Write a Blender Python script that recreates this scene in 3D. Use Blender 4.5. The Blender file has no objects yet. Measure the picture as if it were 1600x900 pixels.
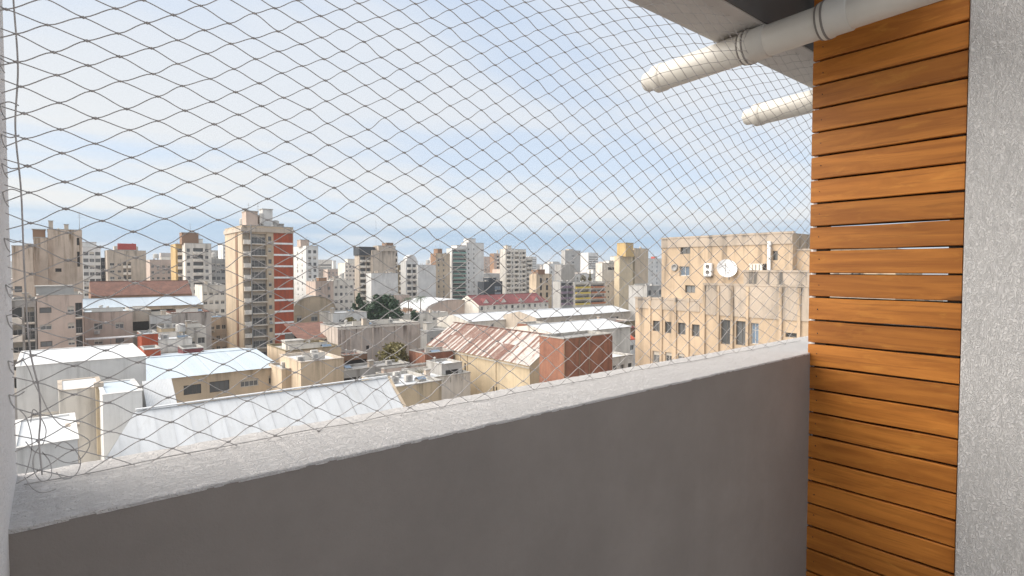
import bpy, bmesh, math, random
import numpy as np
from mathutils import Vector, Matrix
random.seed(7)
rng = np.random.default_rng(11)
S = bpy.context.scene
COL = S.collection
EYE = 26.0                                   # height of the camera above the street

# ------------------------------------------------------------------ camera, sky, sun, exposure
YAW = math.radians(39.5); PITCH = math.atan(30/873.0); F = 873.0
cam = bpy.data.cameras.new('camera'); cam.sensor_width = 36.0; cam.lens = 36.0*F/1600.0
cam.clip_start = 0.02; cam.clip_end = 20000
camo = bpy.data.objects.new('camera', cam); COL.objects.link(camo)
camo.location = (0, 0, EYE); camo.rotation_euler = (math.pi/2 - PITCH, 0, -YAW)
S.camera = camo

SUN_AZ = math.radians(-65)                   # measured from +Y (outwards), negative = to the left
SUN_EL = math.radians(38)
sun = bpy.data.lights.new('sun', 'SUN'); sun.energy = 1.5; sun.angle = math.radians(80); sun.color = (1.0, 0.93, 0.83)
suno = bpy.data.objects.new('sun', sun); COL.objects.link(suno)
sd = Vector((math.sin(SUN_AZ)*math.cos(SUN_EL), math.cos(SUN_AZ)*math.cos(SUN_EL), math.sin(SUN_EL)))
suno.rotation_euler = sd.to_track_quat('Z', 'Y').to_euler()
suno.location = (0, 0, 80)

S.view_settings.view_transform = 'Standard'; S.view_settings.look = 'None'
S.view_settings.gamma = 1.0; S.view_settings.use_curve_mapping = False
S.view_settings.exposure = 2.1
S.render.engine = 'CYCLES'
S.cycles.max_bounces = 8; S.cycles.diffuse_bounces = 5

def make_world():
    w = bpy.data.worlds.new('World'); S.world = w; w.use_nodes = True
    nt = w.node_tree; N = nt.nodes; L = nt.links; N.clear()
    def nd(t, **k):
        n = N.new(t)
        for a, v in k.items(): setattr(n, a, v)
        return n
    def math_(op, a, b=None, clamp=False):
        n = nd('ShaderNodeMath', operation=op, use_clamp=clamp)
        for i, v in enumerate((a, b)):
            if v is None: continue
            if isinstance(v, (int, float)): n.inputs[i].default_value = v
            else: L.new(v, n.inputs[i])
        return n.outputs[0]
    def mix(f, a, b):
        n = nd('ShaderNodeMix', data_type='RGBA'); n.clamp_factor = True
        for s, v in ((n.inputs[0], f), (n.inputs[6], a), (n.inputs[7], b)):
            if isinstance(v, (int, float)): s.default_value = v
            elif isinstance(v, tuple): s.default_value = (*v, 1)
            else: L.new(v, s)
        return n.outputs[2]
    def smooth(v, a, b):
        n = nd('ShaderNodeMapRange', interpolation_type='SMOOTHSTEP')
        L.new(v, n.inputs[0]); n.inputs[1].default_value = a; n.inputs[2].default_value = b
        return n.outputs[0]
    out = nd('ShaderNodeOutputWorld'); bg = nd('ShaderNodeBackground'); bg.inputs[1].default_value = 0.1
    L.new(bg.outputs[0], out.inputs[0])
    sky = nd('ShaderNodeTexSky', sky_type='NISHITA', sun_disc=False, sun_elevation=SUN_EL, sun_rotation=SUN_AZ)
    sky.air_density = 1.0; sky.dust_density = 1.0; sky.ozone_density = 2.0
    tc = nd('ShaderNodeTexCoord'); sep = nd('ShaderNodeSeparateXYZ'); L.new(tc.outputs['Generated'], sep.inputs[0])
    z = math_('MAXIMUM', sep.outputs[2], 0.0)
    zz = math_('ADD', z, 0.10)
    cx = math_('DIVIDE', sep.outputs[0], zz); cy = math_('DIVIDE', sep.outputs[1], zz)
    com = nd('ShaderNodeCombineXYZ'); L.new(cx, com.inputs[0]); L.new(cy, com.inputs[1])
    mp = nd('ShaderNodeMapping'); L.new(com.outputs[0], mp.inputs[0])
    mp.inputs['Rotation'].default_value = (0, 0, math.radians(35)); mp.inputs['Scale'].default_value = (0.55, 1.0, 1)
    mp.inputs['Location'].default_value = (3.1, 1.4, 0)
    n1 = nd('ShaderNodeTexNoise'); n1.inputs['Scale'].default_value = 0.85; n1.inputs['Detail'].default_value = 7
    n1.inputs['Roughness'].default_value = 0.5; n1.inputs['Distortion'].default_value = 0.5
    L.new(mp.outputs[0], n1.inputs['Vector'])
    n2 = nd('ShaderNodeTexNoise'); n2.inputs['Scale'].default_value = 2.6; n2.inputs['Detail'].default_value = 6
    n2.inputs['Roughness'].default_value = 0.55; L.new(mp.outputs[0], n2.inputs['Vector'])
    dens = math_('ADD', math_('MULTIPLY', n1.outputs[0], 0.7), math_('MULTIPLY', n2.outputs[0], 0.3))
    cover = smooth(dens, 0.36, 0.58)
    # cloud whiteness
    toward = nd('ShaderNodeVectorMath', operation='DOT_PRODUCT'); L.new(tc.outputs['Generated'], toward.inputs[0])
    toward.inputs[1].default_value = (math.sin(SUN_AZ), math.cos(SUN_AZ), 0.12)
    glow = smooth(toward.outputs['Value'], 0.10, 1.05)
    cloud = mix(smooth(z, 0.02, 0.45), (2.025, 2.058, 2.066), (1.804, 1.937, 2.124))
    cloud = mix(math_('MULTIPLY', glow, smooth(z, 0.42, 0.05)), cloud, (2.339, 2.258, 2.08))
    # thin blue seen between the clouds: the clear sky, dimmed by the veil above it
    veil = mix(0.88, sky.outputs[0], (1.22, 1.50, 1.90))
    c = mix(math_('ADD', math_('MULTIPLY', cover, 0.60), 0.36), veil, cloud)
    # a clear strip low over the horizon, under the cloud base, broken by streaks
    m2 = nd('ShaderNodeMapping'); L.new(tc.outputs['Generated'], m2.inputs[0]); m2.inputs['Scale'].default_value = (2.2, 2.2, 26)
    n3 = nd('ShaderNodeTexNoise'); n3.inputs['Scale'].default_value = 1.6; n3.inputs['Detail'].default_value = 5
    L.new(m2.outputs[0], n3.inputs['Vector'])
    edge = math_('ADD', z, math_('MULTIPLY', math_('SUBTRACT', n3.outputs[0], 0.5), 0.10))
    low = math_('MULTIPLY', smooth(edge, 0.105, 0.035), math_('SUBTRACT', 1.0, math_('MULTIPLY', glow, 0.5)))
    streak = math_('SUBTRACT', 1.0, math_('MULTIPLY', smooth(n3.outputs[0], 0.52, 0.75), 0.55))
    strip = mix(smooth(z, 0.0, 0.05), (1.62, 1.84, 2.06), (1.02, 1.42, 1.88))
    c = mix(math_('MULTIPLY', math_('MULTIPLY', low, streak), 0.9), c, strip)
    L.new(c, bg.inputs[0])
make_world()

# ------------------------------------------------------------------ rays: a point of the place from its direction and one known distance
def ray(px, py):
    cx = (px-800)/F; cy = -(py-450)/F
    f = math.cos(PITCH)+cy*math.sin(PITCH); u = cy*math.cos(PITCH)-math.sin(PITCH)
    return Vector((cx*math.cos(YAW)+f*math.sin(YAW), f*math.cos(YAW)-cx*math.sin(YAW), u))
def at_y(px, py, Y): r = ray(px, py); r = r*(Y/r.y); return Vector((r.x, r.y, r.z+EYE))
def at_x(px, py, X): r = ray(px, py); r = r*(X/r.x); return Vector((r.x, r.y, r.z+EYE))
def at_z(px, py, z): r = ray(px, py); r = r*((z-EYE)/r.z); return Vector((r.x, r.y, z))

# ------------------------------------------------------------------ materials
def nodes(name):
    m = bpy.data.materials.new(name); m.use_nodes = True
    nt = m.node_tree; b = nt.nodes['Principled BSDF']
    return m, nt, nt.nodes, nt.links, b
def srgb(h):
    v = [int(h[i:i+2], 16)/255 for i in (0, 2, 4)]
    return tuple(x/12.92 if x <= .04045 else ((x+.055)/1.055)**2.4 for x in v)
def noise(N, L, vec, scale, detail=4, rough=.55, dist=0):
    n = N.new('ShaderNodeTexNoise'); n.inputs['Scale'].default_value = scale; n.inputs['Detail'].default_value = detail
    n.inputs['Roughness'].default_value = rough; n.inputs['Distortion'].default_value = dist
    if vec is not None: L.new(vec, n.inputs['Vector'])
    return n.outputs[0]
def mapping(N, L, vec, scale, loc=(0, 0, 0)):
    m = N.new('ShaderNodeMapping'); m.inputs['Scale'].default_value = scale; m.inputs['Location'].default_value = loc
    L.new(vec, m.inputs[0]); return m.outputs[0]
def ramp(N, L, v, a, b, lo=0.0, hi=1.0):
    r = N.new('ShaderNodeMapRange'); r.interpolation_type = 'SMOOTHSTEP'
    L.new(v, r.inputs[0]); r.inputs[1].default_value = a; r.inputs[2].default_value = b
    r.inputs[3].default_value = lo; r.inputs[4].default_value = hi
    return r.outputs[0]
def mixc(N, L, f, a, b, mode='MIX'):
    n = N.new('ShaderNodeMix'); n.data_type = 'RGBA'; n.blend_type = mode
    for s, v in ((n.inputs[0], f), (n.inputs[6], a), (n.inputs[7], b)):
        if isinstance(v, (int, float)): s.default_value = v
        elif isinstance(v, tuple): s.default_value = (*v[:3], 1)
        else: L.new(v, s)
    return n.outputs[2]
def mul(N, L, a, b):
    n = N.new('ShaderNodeMath'); n.operation = 'MULTIPLY'
    for i, v in enumerate((a, b)):
        if isinstance(v, (int, float)): n.inputs[i].default_value = v
        else: L.new(v, n.inputs[i])
    return n.outputs[0]
def bump(N, L, b, h, strength, dist):
    n = N.new('ShaderNodeBump'); n.inputs['Strength'].default_value = strength; n.inputs['Distance'].default_value = dist
    L.new(h, n.inputs['Height']); L.new(n.outputs[0], b.inputs['Normal'])

def wall_mat(name, col, stain=0.5, dirt=(0.09, 0.075, 0.06), scale=1.0, rough=.92):
    m, nt, N, L, b = nodes(name)
    g = N.new('ShaderNodeNewGeometry').outputs['Position']
    tc = N.new('ShaderNodeTexCoord'); sp = N.new('ShaderNodeSeparateXYZ'); L.new(tc.outputs['Generated'], sp.inputs[0])
    c = mixc(N, L, ramp(N, L, noise(N, L, g, .22*scale, 6), .3, .75), tuple(x*.88 for x in col), tuple(min(.9, x*1.1) for x in col))
    st = noise(N, L, mapping(N, L, g, (.9*scale, .9*scale, .07*scale)), 1.0, 7, .65)
    st = ramp(N, L, st, .46, .72)
    patch = ramp(N, L, noise(N, L, g, .45*scale, 8, .65, .4), .5, .72)
    top = ramp(N, L, sp.outputs[2], .72, 1.0, .35, 1.0)
    f = mul(N, L, mul(N, L, st, top), stain*1.35)
    c = mixc(N, L, f, c, dirt)
    c = mixc(N, L, mul(N, L, patch, stain*.5), c, tuple(.5*a+.5*d for a, d in zip(col, dirt)))
    L.new(c, b.inputs['Base Color']); b.inputs['Roughness'].default_value = rough
    bump(N, L, b, noise(N, L, g, 3.0, 6), .3, .04)
    return m
def plain(name, col, rough=.7, metal=0, var=.12, scale=3.0):
    m, nt, N, L, b = nodes(name)
    g = N.new('ShaderNodeNewGeometry').outputs['Position']
    c = mixc(N, L, ramp(N, L, noise(N, L, g, scale, 5), .3, .7), tuple(x*(1-var) for x in col), tuple(min(.95, x*(1+var)) for x in col))
    L.new(c, b.inputs['Base Color']); b.inputs['Roughness'].default_value = rough; b.inputs['Metallic'].default_value = metal
    return m
def glass_mat(name, col, rough=.12):
    m, nt, N, L, b = nodes(name)
    oi = N.new('ShaderNodeObjectInfo')
    c = mixc(N, L, oi.outputs['Random'], tuple(x*.6 for x in col), tuple(min(.8, x*1.7) for x in col))
    L.new(c, b.inputs['Base Color']); b.inputs['Roughness'].default_value = rough
    b.inputs['Specular IOR Level'].default_value = .5
    return m
def sheet_mat(name, col, dirt, amount, seam=0.0):
    """painted or rusting metal roof sheet: runs of dirt down the slope, each sheet its own tone"""
    m, nt, N, L, b = nodes(name)
    tc = N.new('ShaderNodeTexCoord').outputs['Object']
    oi = N.new('ShaderNodeObjectInfo')
    ad = N.new('ShaderNodeVectorMath'); ad.operation = 'ADD'; L.new(tc, ad.inputs[0])
    sc = N.new('ShaderNodeVectorMath'); sc.operation = 'SCALE'; sc.inputs[0].default_value = (37, 91, 13); L.new(oi.outputs['Random'], sc.inputs['Scale'])
    L.new(sc.outputs[0], ad.inputs[1])
    v = ad.outputs[0]
    n = noise(N, L, mapping(N, L, v, (2.2, .5, 1)), 1.0, 8, .7, .8)
    n2 = noise(N, L, v, .8, 7, .65)
    f = mul(N, L, ramp(N, L, n, .42, .66), ramp(N, L, n2, .3, .62))
    tone = ramp(N, L, oi.outputs['Random'], 0, 1, .95, 1.03)
    base = mixc(N, L, 1.0, col, (1, 1, 1), 'MULTIPLY')
    hv = N.new('ShaderNodeHueSaturation'); L.new(base, hv.inputs['Color']); L.new(tone, hv.inputs['Value'])
    c = mixc(N, L, mul(N, L, f, amount), hv.outputs[0], dirt)
    L.new(c, b.inputs['Base Color']); b.inputs['Roughness'].default_value = .55
    bump(N, L, b, n2, .15, .03)
    return m
def stucco_mat(name, col, scale=55, strength=.8, dist=.006, dirt=.25, stretch=(1, 1, 1)):
    m, nt, N, L, b = nodes(name)
    g = N.new('ShaderNodeNewGeometry').outputs['Position']
    g = mapping(N, L, g, stretch)
    n1 = noise(N, L, g, scale, 3, .5, 2.2)
    a = N.new('ShaderNodeMath'); a.operation = 'SUBTRACT'; L.new(n1, a.inputs[0]); a.inputs[1].default_value = .5
    ab = N.new('ShaderNodeMath'); ab.operation = 'ABSOLUTE'; L.new(a.outputs[0], ab.inputs[0])
    ridge = ramp(N, L, ab.outputs[0], 0.0, .13)
    fine = noise(N, L, g, scale*5, 3, .6)
    big = noise(N, L, g, scale*.35, 3, .5)
    h = N.new('ShaderNodeMath'); h.operation = 'ADD'; L.new(mul(N, L, ridge, .75), h.inputs[0]); L.new(mul(N, L, fine, .12), h.inputs[1])
    h2 = N.new('ShaderNodeMath'); h2.operation = 'ADD'; L.new(h.outputs[0], h2.inputs[0]); L.new(mul(N, L, big, .8), h2.inputs[1])
    d = ramp(N, L, noise(N, L, g, 4.0, 6, .6), .4, .75)
    c = mixc(N, L, mul(N, L, d, dirt), col, tuple(x*.72 for x in col))
    # grit caught in the pits
    pit = ramp(N, L, noise(N, L, g, scale*2.2, 2), .68, .76)
    c = mixc(N, L, mul(N, L, pit, .6), c, tuple(x*.45 for x in col))
    L.new(c, b.inputs['Base Color']); b.inputs['Roughness'].default_value = .93
    bump(N, L, b, h2.outputs[0], strength, dist)
    return m
def paint_mat(name, col):
    m, nt, N, L, b = nodes(name)
    g = N.new('ShaderNodeNewGeometry').outputs['Position']
    c = mixc(N, L, ramp(N, L, noise(N, L, g, 2.2, 7, .65), .3, .7), tuple(x*.9 for x in col), tuple(x*1.1 for x in col))
    c = mixc(N, L, mul(N, L, ramp(N, L, noise(N, L, mapping(N, L, g, (3, 3, .5)), 1.0, 7, .7), .55, .75), .18), c, tuple(x*1.4 for x in col))
    L.new(c, b.inputs['Base Color']); b.inputs['Roughness'].default_value = .72
    f = noise(N, L, g, 260, 4, .65); w = noise(N, L, g, 22, 4)
    h = N.new('ShaderNodeMath'); h.operation = 'ADD'; L.new(mul(N, L, f, .5), h.inputs[0]); L.new(w, h.inputs[1])
    bump(N, L, b, h.outputs[0], .35, .0035)
    return m
def wood_mat():
    m, nt, N, L, b = nodes('varnished_wood')
    tc = N.new('ShaderNodeTexCoord').outputs['Object']; oi = N.new('ShaderNodeObjectInfo')
    sc = N.new('ShaderNodeVectorMath'); sc.operation = 'SCALE'; sc.inputs[0].default_value = (31, 77, 53); L.new(oi.outputs['Random'], sc.inputs['Scale'])
    ad = N.new('ShaderNodeVectorMath'); ad.operation = 'ADD'; L.new(tc, ad.inputs[0]); L.new(sc.outputs[0], ad.inputs[1]); v = ad.outputs[0]
    grain = noise(N, L, mapping(N, L, v, (60, 3.2, 75)), 1.0, 8, .65, .8)
    broad = noise(N, L, mapping(N, L, v, (8, 1.6, 16)), 1.0, 5, .6, 1.2)
    fig = noise(N, L, mapping(N, L, v, (20, 9, 30)), 1.0, 4, .6, .5)
    c = mixc(N, L, ramp(N, L, broad, .3, .72), (.355, .122, .022), (.56, .212, .040))
    c = mixc(N, L, mul(N, L, ramp(N, L, grain, .5, .72), .55), c, (.22, .075, .016))
    c = mixc(N, L, mul(N, L, ramp(N, L, fig, .56, .74), .35), c, (.68, .31, .06))
    kn = noise(N, L, mapping(N, L, v, (5, 4.5, 11)), 1.0, 2)
    c = mixc(N, L, mul(N, L, ramp(N, L, kn, .72, .78), .6), c, (.11, .04, .012))
    hv = N.new('ShaderNodeHueSaturation'); L.new(c, hv.inputs['Color']); L.new(ramp(N, L, oi.outputs['Random'], 0, 1, .80, 1.12), hv.inputs['Value'])
    L.new(hv.outputs[0], b.inputs['Base Color']); b.inputs['Roughness'].default_value = .5; b.inputs['Specular IOR Level'].default_value = .25
    bump(N, L, b, grain, .12, .002)
    return m
def brick_mat(name, c1, c2):
    m, nt, N, L, b = nodes(name)
    g = N.new('ShaderNodeNewGeometry').outputs['Position']
    st = ramp(N, L, noise(N, L, mapping(N, L, g, (1.1, 1.1, .12)), 1.0, 7, .65), .4, .7)
    pa = ramp(N, L, noise(N, L, g, .5, 8, .7), .35, .7)
    c = mixc(N, L, pa, c1, c2); c = mixc(N, L, mul(N, L, st, .45), c, (.07, .045, .035))
    fl = ramp(N, L, noise(N, L, g, 6, 3), .62, .7); c = mixc(N, L, mul(N, L, fl, .3), c, (.45, .36, .3))
    L.new(c, b.inputs['Base Color']); b.inputs['Roughness'].default_value = .93
    w = N.new('ShaderNodeTexWave'); w.bands_direction = 'Z'; w.inputs['Scale'].default_value = 4.2; L.new(g, w.inputs['Vector'])
    bump(N, L, b, w.outputs[1], .4, .02)
    return m
def leaf_mat(name, a, c):
    m, nt, N, L, b = nodes(name)
    g = N.new('ShaderNodeNewGeometry').outputs['Position']
    L.new(mixc(N, L, ramp(N, L, noise(N, L, g, 2.5, 3), .3, .7), a, c), b.inputs['Base Color']); b.inputs['Roughness'].default_value = .6
    return m

M = dict(
 stucco=stucco_mat('rough_plaster', (.66, .63, .61), 80, .68, .0055, .12, (.5, 1, 1)),
 stucco_shade_lift=stucco_mat('shade_lifted_plaster', (.84, .82, .81), 72, .6, .005, .06, (1, 1, .55)),  # white plaster with a lightened colour that offsets the shade on the pillar
 stucco_white=stucco_mat('rough_plaster_white', (.64, .62, .605), 72, .75, .0055, .08, (1, 1, .55)),
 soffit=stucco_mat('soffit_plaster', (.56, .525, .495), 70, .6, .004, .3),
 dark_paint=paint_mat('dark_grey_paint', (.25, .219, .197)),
 beam_shaded_paint=paint_mat('shade_darkened_grey_paint', (.085, .08, .076)),  # the parapet's grey paint, with the shade under the ceiling put into its colour
 ceiling=paint_mat('ceiling_paint', (.34, .33, .32)),
 floor=plain('floor_tile', (.36, .33, .30), .5),
 wood=wood_mat(),
 pvc=plain('cream_pvc', (.56, .53, .48), .42, 0, .05, 6.0),
 rubber=plain('grey_rubber', (.20, .18, .165), .6),
 batten=plain('dark_batten', (.05, .032, .02), .7),
 white_trim=plain('white_trim', (.8, .79, .77), .5),
 nail=plain('nail_steel', (.05, .04, .035), .5, .6),
 cord=plain('net_cord', (.46, .435, .42), .55, 0, .15, 60),
 cream=wall_mat('cream_render', (.56, .445, .32), .5),
 peach=wall_mat('peach_render', (.50, .378, .262), .9, (.13, .105, .085)),
 peach_dirty=wall_mat('weathered_peach_render', (.43, .355, .285), 1.6, (.115, .105, .095)),
 beige=wall_mat('beige_render', (.52, .44, .36), .65),
 pinkbeige=wall_mat('pinkish_beige_render', (.52, .41, .345), .5),
 sand=wall_mat('streaked_sand_render', (.58, .465, .37), 1.0, (.16, .10, .05)),
 white=wall_mat('white_render', (.66, .645, .62), .3),
 offwhite=wall_mat('off_white_render', (.70, .65, .58), .5),
 grey=wall_mat('grey_render', (.40, .385, .365), .5),
 warehouse=wall_mat('stained_grey_beige_render', (.53, .46, .405), 1.0, (.10, .075, .06)),
 yellow=wall_mat('yellow_cream_render', (.60, .485, .33), .55),
 ochre=wall_mat('ochre_render', (.52, .36, .16), .5),
 charcoal=wall_mat('charcoal_cladding', (.045, .05, .058), .3, (.03, .03, .03)),
 brown=wall_mat('brown_render', (.27, .16, .10), .5),
 olive=wall_mat('olive_brown_render', (.24, .19, .11), .6),
 brick=brick_mat('orange_brick', (.34, .155, .098), (.25, .105, .068)),
 redpanel=brick_mat('red_tile_panel', (.44, .095, .04), (.39, .08, .035)),
 redbrown=brick_mat('brown_roof_tile', (.17, .082, .06), (.24, .12, .088)),
 maroon=brick_mat('maroon_roof', (.205, .06, .06), (.17, .045, .045)),
 redpaint=plain('red_paint', (.42, .055, .04), .6),
 white_roof=sheet_mat('white_roof_sheet', (.62, .625, .63), (.46, .45, .43), .4),
 blue_roof=sheet_mat('bluish_roof_sheet', (.48, .545, .60), (.42, .44, .46), .45),
 rust_a=sheet_mat('rusty_roof_sheet', (.19, .095, .068), (.46, .39, .34), .7),
 rust_b=sheet_mat('dark_rusty_roof_sheet', (.15, .065, .046), (.36, .22, .16), .75),
 rust_c=sheet_mat('grey_roof_sheet_with_rust', (.54, .50, .46), (.26, .11, .07), .9),
 flat_roof=plain('flat_roof_membrane', (.50, .49, .47), .8, 0, .25, .6),
 grey_roof=plain('grey_roof_felt', (.30, .29, .28), .85, 0, .25, .6),
 silver_roof=plain('silver_roof_membrane', (.66, .68, .70), .5, 0, .2, .5),
 concrete=plain('concrete', (.38, .36, .33), .9, 0, .25, 1.2),
 slab=plain('white_slab', (.70, .64, .56), .8, 0, .15, 1.2),
 frame=plain('window_frame', (.55, .52, .48), .5),
 frame_dark=plain('dark_window_frame', (.12, .11, .10), .5),
 shutter=plain('roller_shutter', (.52, .47, .40), .6),
 glass=glass_mat('window_glass', (.11, .112, .112), .2),
 greenglass=glass_mat('green_balcony_glass', (.10, .20, .17), .15),
 blueglass=glass_mat('blue_grey_glass', (.13, .17, .22), .15),
 darkvoid=plain('dark_opening', (.05, .044, .04), .9),
 rail=plain('railing_metal', (.27, .26, .25), .5),
 tank=plain('tank_fibre_cement', (.48, .46, .43), .8),
 dish=plain('dish_white', (.82, .82, .82), .4, 0, .03),
 purple=plain('muted_purple_balcony', (.22, .16, .20), .8),
 orange=plain('orange_balcony', (.42, .15, .06), .8),
 yellowpaint=plain('yellow_balcony', (.58, .42, .08), .8),
 redawn=plain('red_orange_awning', (.60, .12, .06), .8),
 conifer=leaf_mat('dark_conifer_leaf', (.018, .045, .020), (.04, .085, .03)),
 palm=leaf_mat('palm_leaf', (.05, .085, .04), (.10, .13, .06)),
 shrub=leaf_mat('olive_shrub_leaf', (.12, .105, .03), (.20, .165, .06)),
 dryleaf=leaf_mat('dry_weed', (.20, .17, .09), (.13, .14, .05)),
 bark=plain('bark', (.13, .10, .08), .9),
 ground=plain('street_ground', (.24, .225, .21), .95, 0, .3, .05),
 far=wall_mat('far_city_render', (.50, .45, .41), .4, (.2, .19, .2), .3),
)

# ------------------------------------------------------------------ mesh and object helpers
def tag(o, label=None, cat=None, group=None, kind=None):
    if label: o['label'] = label
    if cat: o['category'] = cat
    if group: o['group'] = group
    if kind: o['kind'] = kind
    return o
def empty(name, loc, label, cat, rz=0, group=None):
    o = bpy.data.objects.new(name, None); COL.objects.link(o); o.empty_display_size = .5
    o.location = loc; o.rotation_euler = (0, 0, rz)
    return tag(o, label, cat, group)
def mesh_obj(name, me, parent=None, loc=(0, 0, 0), rz=0.0):
    o = bpy.data.objects.new(name, me); COL.objects.link(o)
    o.parent = parent; o.location = loc; o.rotation_euler = (0, 0, rz)
    return o
class MB:
    """collects shapes for ONE mesh"""
    def __init__(s): s.v = []; s.f = []; s.mi = []; s.mats = []
    def m(s, mat):
        mat = M[mat] if isinstance(mat, str) else mat
        if mat not in s.mats: s.mats.append(mat)
        return s.mats.index(mat)
    def poly(s, pts, mat=None):
        k = len(s.v); s.v += [tuple(p) for p in pts]; s.f.append(tuple(range(k, k+len(pts)))); s.mi.append(s.m(mat) if mat else 0)
    def box(s, x0, x1, y0, y1, z0, z1, mat=None, skip=''):
        k = len(s.v)
        s.v += [(x0, y0, z0), (x1, y0, z0), (x1, y1, z0), (x0, y1, z0), (x0, y0, z1), (x1, y0, z1), (x1, y1, z1), (x0, y1, z1)]
        mi = s.m(mat) if mat else 0
        for n, f in (('b', (0, 3, 2, 1)), ('t', (4, 5, 6, 7)), ('f', (0, 1, 5, 4)), ('r', (1, 2, 6, 5)), ('k', (2, 3, 7, 6)), ('l', (3, 0, 4, 7))):
            if n not in skip: s.f.append(tuple(k+i for i in f)); s.mi.append(mi)
    def tube(s, p0, p1, r0, r1=None, n=10, mat=None, caps=True):
        r1 = r0 if r1 is None else r1; p0 = Vector(p0); p1 = Vector(p1); d = (p1-p0).normalized()
        a = d.orthogonal().normalized(); b = d.cross(a); k = len(s.v); mi = s.m(mat) if mat else 0
        for p, r in ((p0, r0), (p1, r1)):
            for i in range(n):
                t = 2*math.pi*i/n; s.v.append(tuple(p+a*math.cos(t)*r+b*math.sin(t)*r))
        for i in range(n):
            j = (i+1) % n; s.f.append((k+i, k+j, k+n+j, k+n+i)); s.mi.append(mi)
        if caps:
            s.f.append(tuple(k+i for i in reversed(range(n)))); s.mi.append(mi)
            s.f.append(tuple(k+n+i for i in range(n))); s.mi.append(mi)
    def lathe(s, c, prof, n=16, mat=None, axis='z'):
        k = len(s.v); mi = s.m(mat) if mat else 0; c = Vector(c)
        for r, h in prof:
            for i in range(n):
                t = 2*math.pi*i/n; a, b = r*math.cos(t), r*math.sin(t)
                s.v.append(tuple(c+(Vector((a, b, h)) if axis == 'z' else Vector((a, h, b)))))
        for q in range(len(prof)-1):
            for i in range(n):
                j = (i+1) % n; f = (k+q*n+i, k+q*n+j, k+(q+1)*n+j, k+(q+1)*n+i)
                s.f.append(f if axis == 'z' else f[::-1]); s.mi.append(mi)
    def mesh(s, name, mat=None, smooth=False):
        me = bpy.data.meshes.new(name); me.from_pydata(s.v, [], s.f)
        if mat: me.materials.append(M[mat] if isinstance(mat, str) else mat)
        else:
            for x in s.mats: me.materials.append(x)
            me.polygons.foreach_set('material_index', s.mi)
        if smooth: me.polygons.foreach_set('use_smooth', [True]*len(me.polygons))
        me.update(); return me
    def build(s, name, mat=None, parent=None, smooth=False, loc=(0, 0, 0), rz=0.0):
        return mesh_obj(name, s.mesh(name, mat, smooth), parent, loc, rz)
def soften(o, w=.004, seg=2):
    b = o.modifiers.new('bevel', 'BEVEL'); b.width = w; b.segments = seg; b.limit_method = 'ANGLE'
    return o

# ================================================================== THE SETTING
g = MB(); g.poly([(-9000, -9000, 0), (9000, -9000, 0), (9000, 9000, 0), (-9000, 9000, 0)])
tag(g.build('ground', 'ground'), kind='structure')

# ================================================================== THE BALCONY
XW, YI, YO, ZP, ZB = 2.34, 0.960, 1.212, EYE-.336, EYE+.888     # screen plane, parapet faces, parapet top, beam soffit
XL = -.05
FLOOR = EYE-1.436
m = MB(); m.box(-.4, 3.9, -2.6, 1.2, FLOOR-.2, FLOOR); tag(m.build('balcony_floor', 'floor'), kind='structure')
m = MB(); m.box(-.4, 3.9, .45, 1.0, EYE+1.24, EYE+1.42); tag(m.build('balcony_ceiling', 'ceiling'), kind='structure')

def rough_strip(x0, x1, y0, y1, z0, z1, n, jit, rngs):
    """a plaster band along X whose long edges waver as trowelled edges do"""
    b = MB(); k = 6
    xs = np.linspace(x0, x1, n); e0 = rngs.normal(0, jit, n); e1 = rngs.normal(0, jit, n)
    e0 = np.convolve(e0, [.25, .5, .25], 'same'); e1 = np.convolve(e1, [.25, .5, .25], 'same'); zt = rngs.normal(0, jit*.6, n)
    for i, x in enumerate(xs):
        b.v += [(x, y0+e0[i], z0), (x, y0+e0[i], z1-.0015), (x, y0+.002+e0[i], z1+zt[i]*.4), (x, y1-.002+e1[i], z1+zt[i]*.4), (x, y1+e1[i], z1-.0015), (x, y1+e1[i], z0)]
    for i in range(n-1):
        for j in range(k-1):
            p = i*k+j; b.f.append((p, p+1, p+k+1, p+k)[::-1]); b.mi.append(0)
    return b
pw = empty('parapet_wall', (1.2, 1.08, FLOOR), 'balcony parapet wall, dark grey painted inside with rough pale plaster on top', 'wall')
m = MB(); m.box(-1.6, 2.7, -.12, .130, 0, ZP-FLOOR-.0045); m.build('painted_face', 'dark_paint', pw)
m = rough_strip(-1.6, 2.7, -.1208, .132, ZP-FLOOR-.0060, ZP-FLOOR, 520, .0016, rng); m.build('plaster_coping', 'stucco', pw)

bt = empty('concrete_beam', (1.2, 1.11, ZB), 'plastered grey beam overhead across the top of the balcony opening', 'beam')
m = MB(); m.box(-1.8, 2.7, -.100, .102, 0, .62); soften(m.build('plastered_soffit', 'soffit', bt), .006)
m = MB(); m.box(-1.8, 2.7, -.106, -.101, .005, .36); m.build('painted_face', 'beam_shaded_paint', bt)

pl_ = empty('plaster_pillar', (XL-.15, 1.0, FLOOR), 'rough pale grey plaster pillar at the left edge of the balcony opening', 'pillar')
m = MB(); m.box(-.25, .15, -1.4, .206, 0, 2.66); soften(m.build('plaster_face', 'stucco_shade_lift', pl_), .006, 3)

rw = empty('plaster_side_wall', (XW-.02, .4, FLOOR), 'rough white plaster side wall to the right of the wooden screen', 'wall')
m = MB(); m.box(0, .16, -1.7, .077, 0, 2.66); soften(m.build('plaster_face', 'stucco_white', rw), .005, 3)

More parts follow.
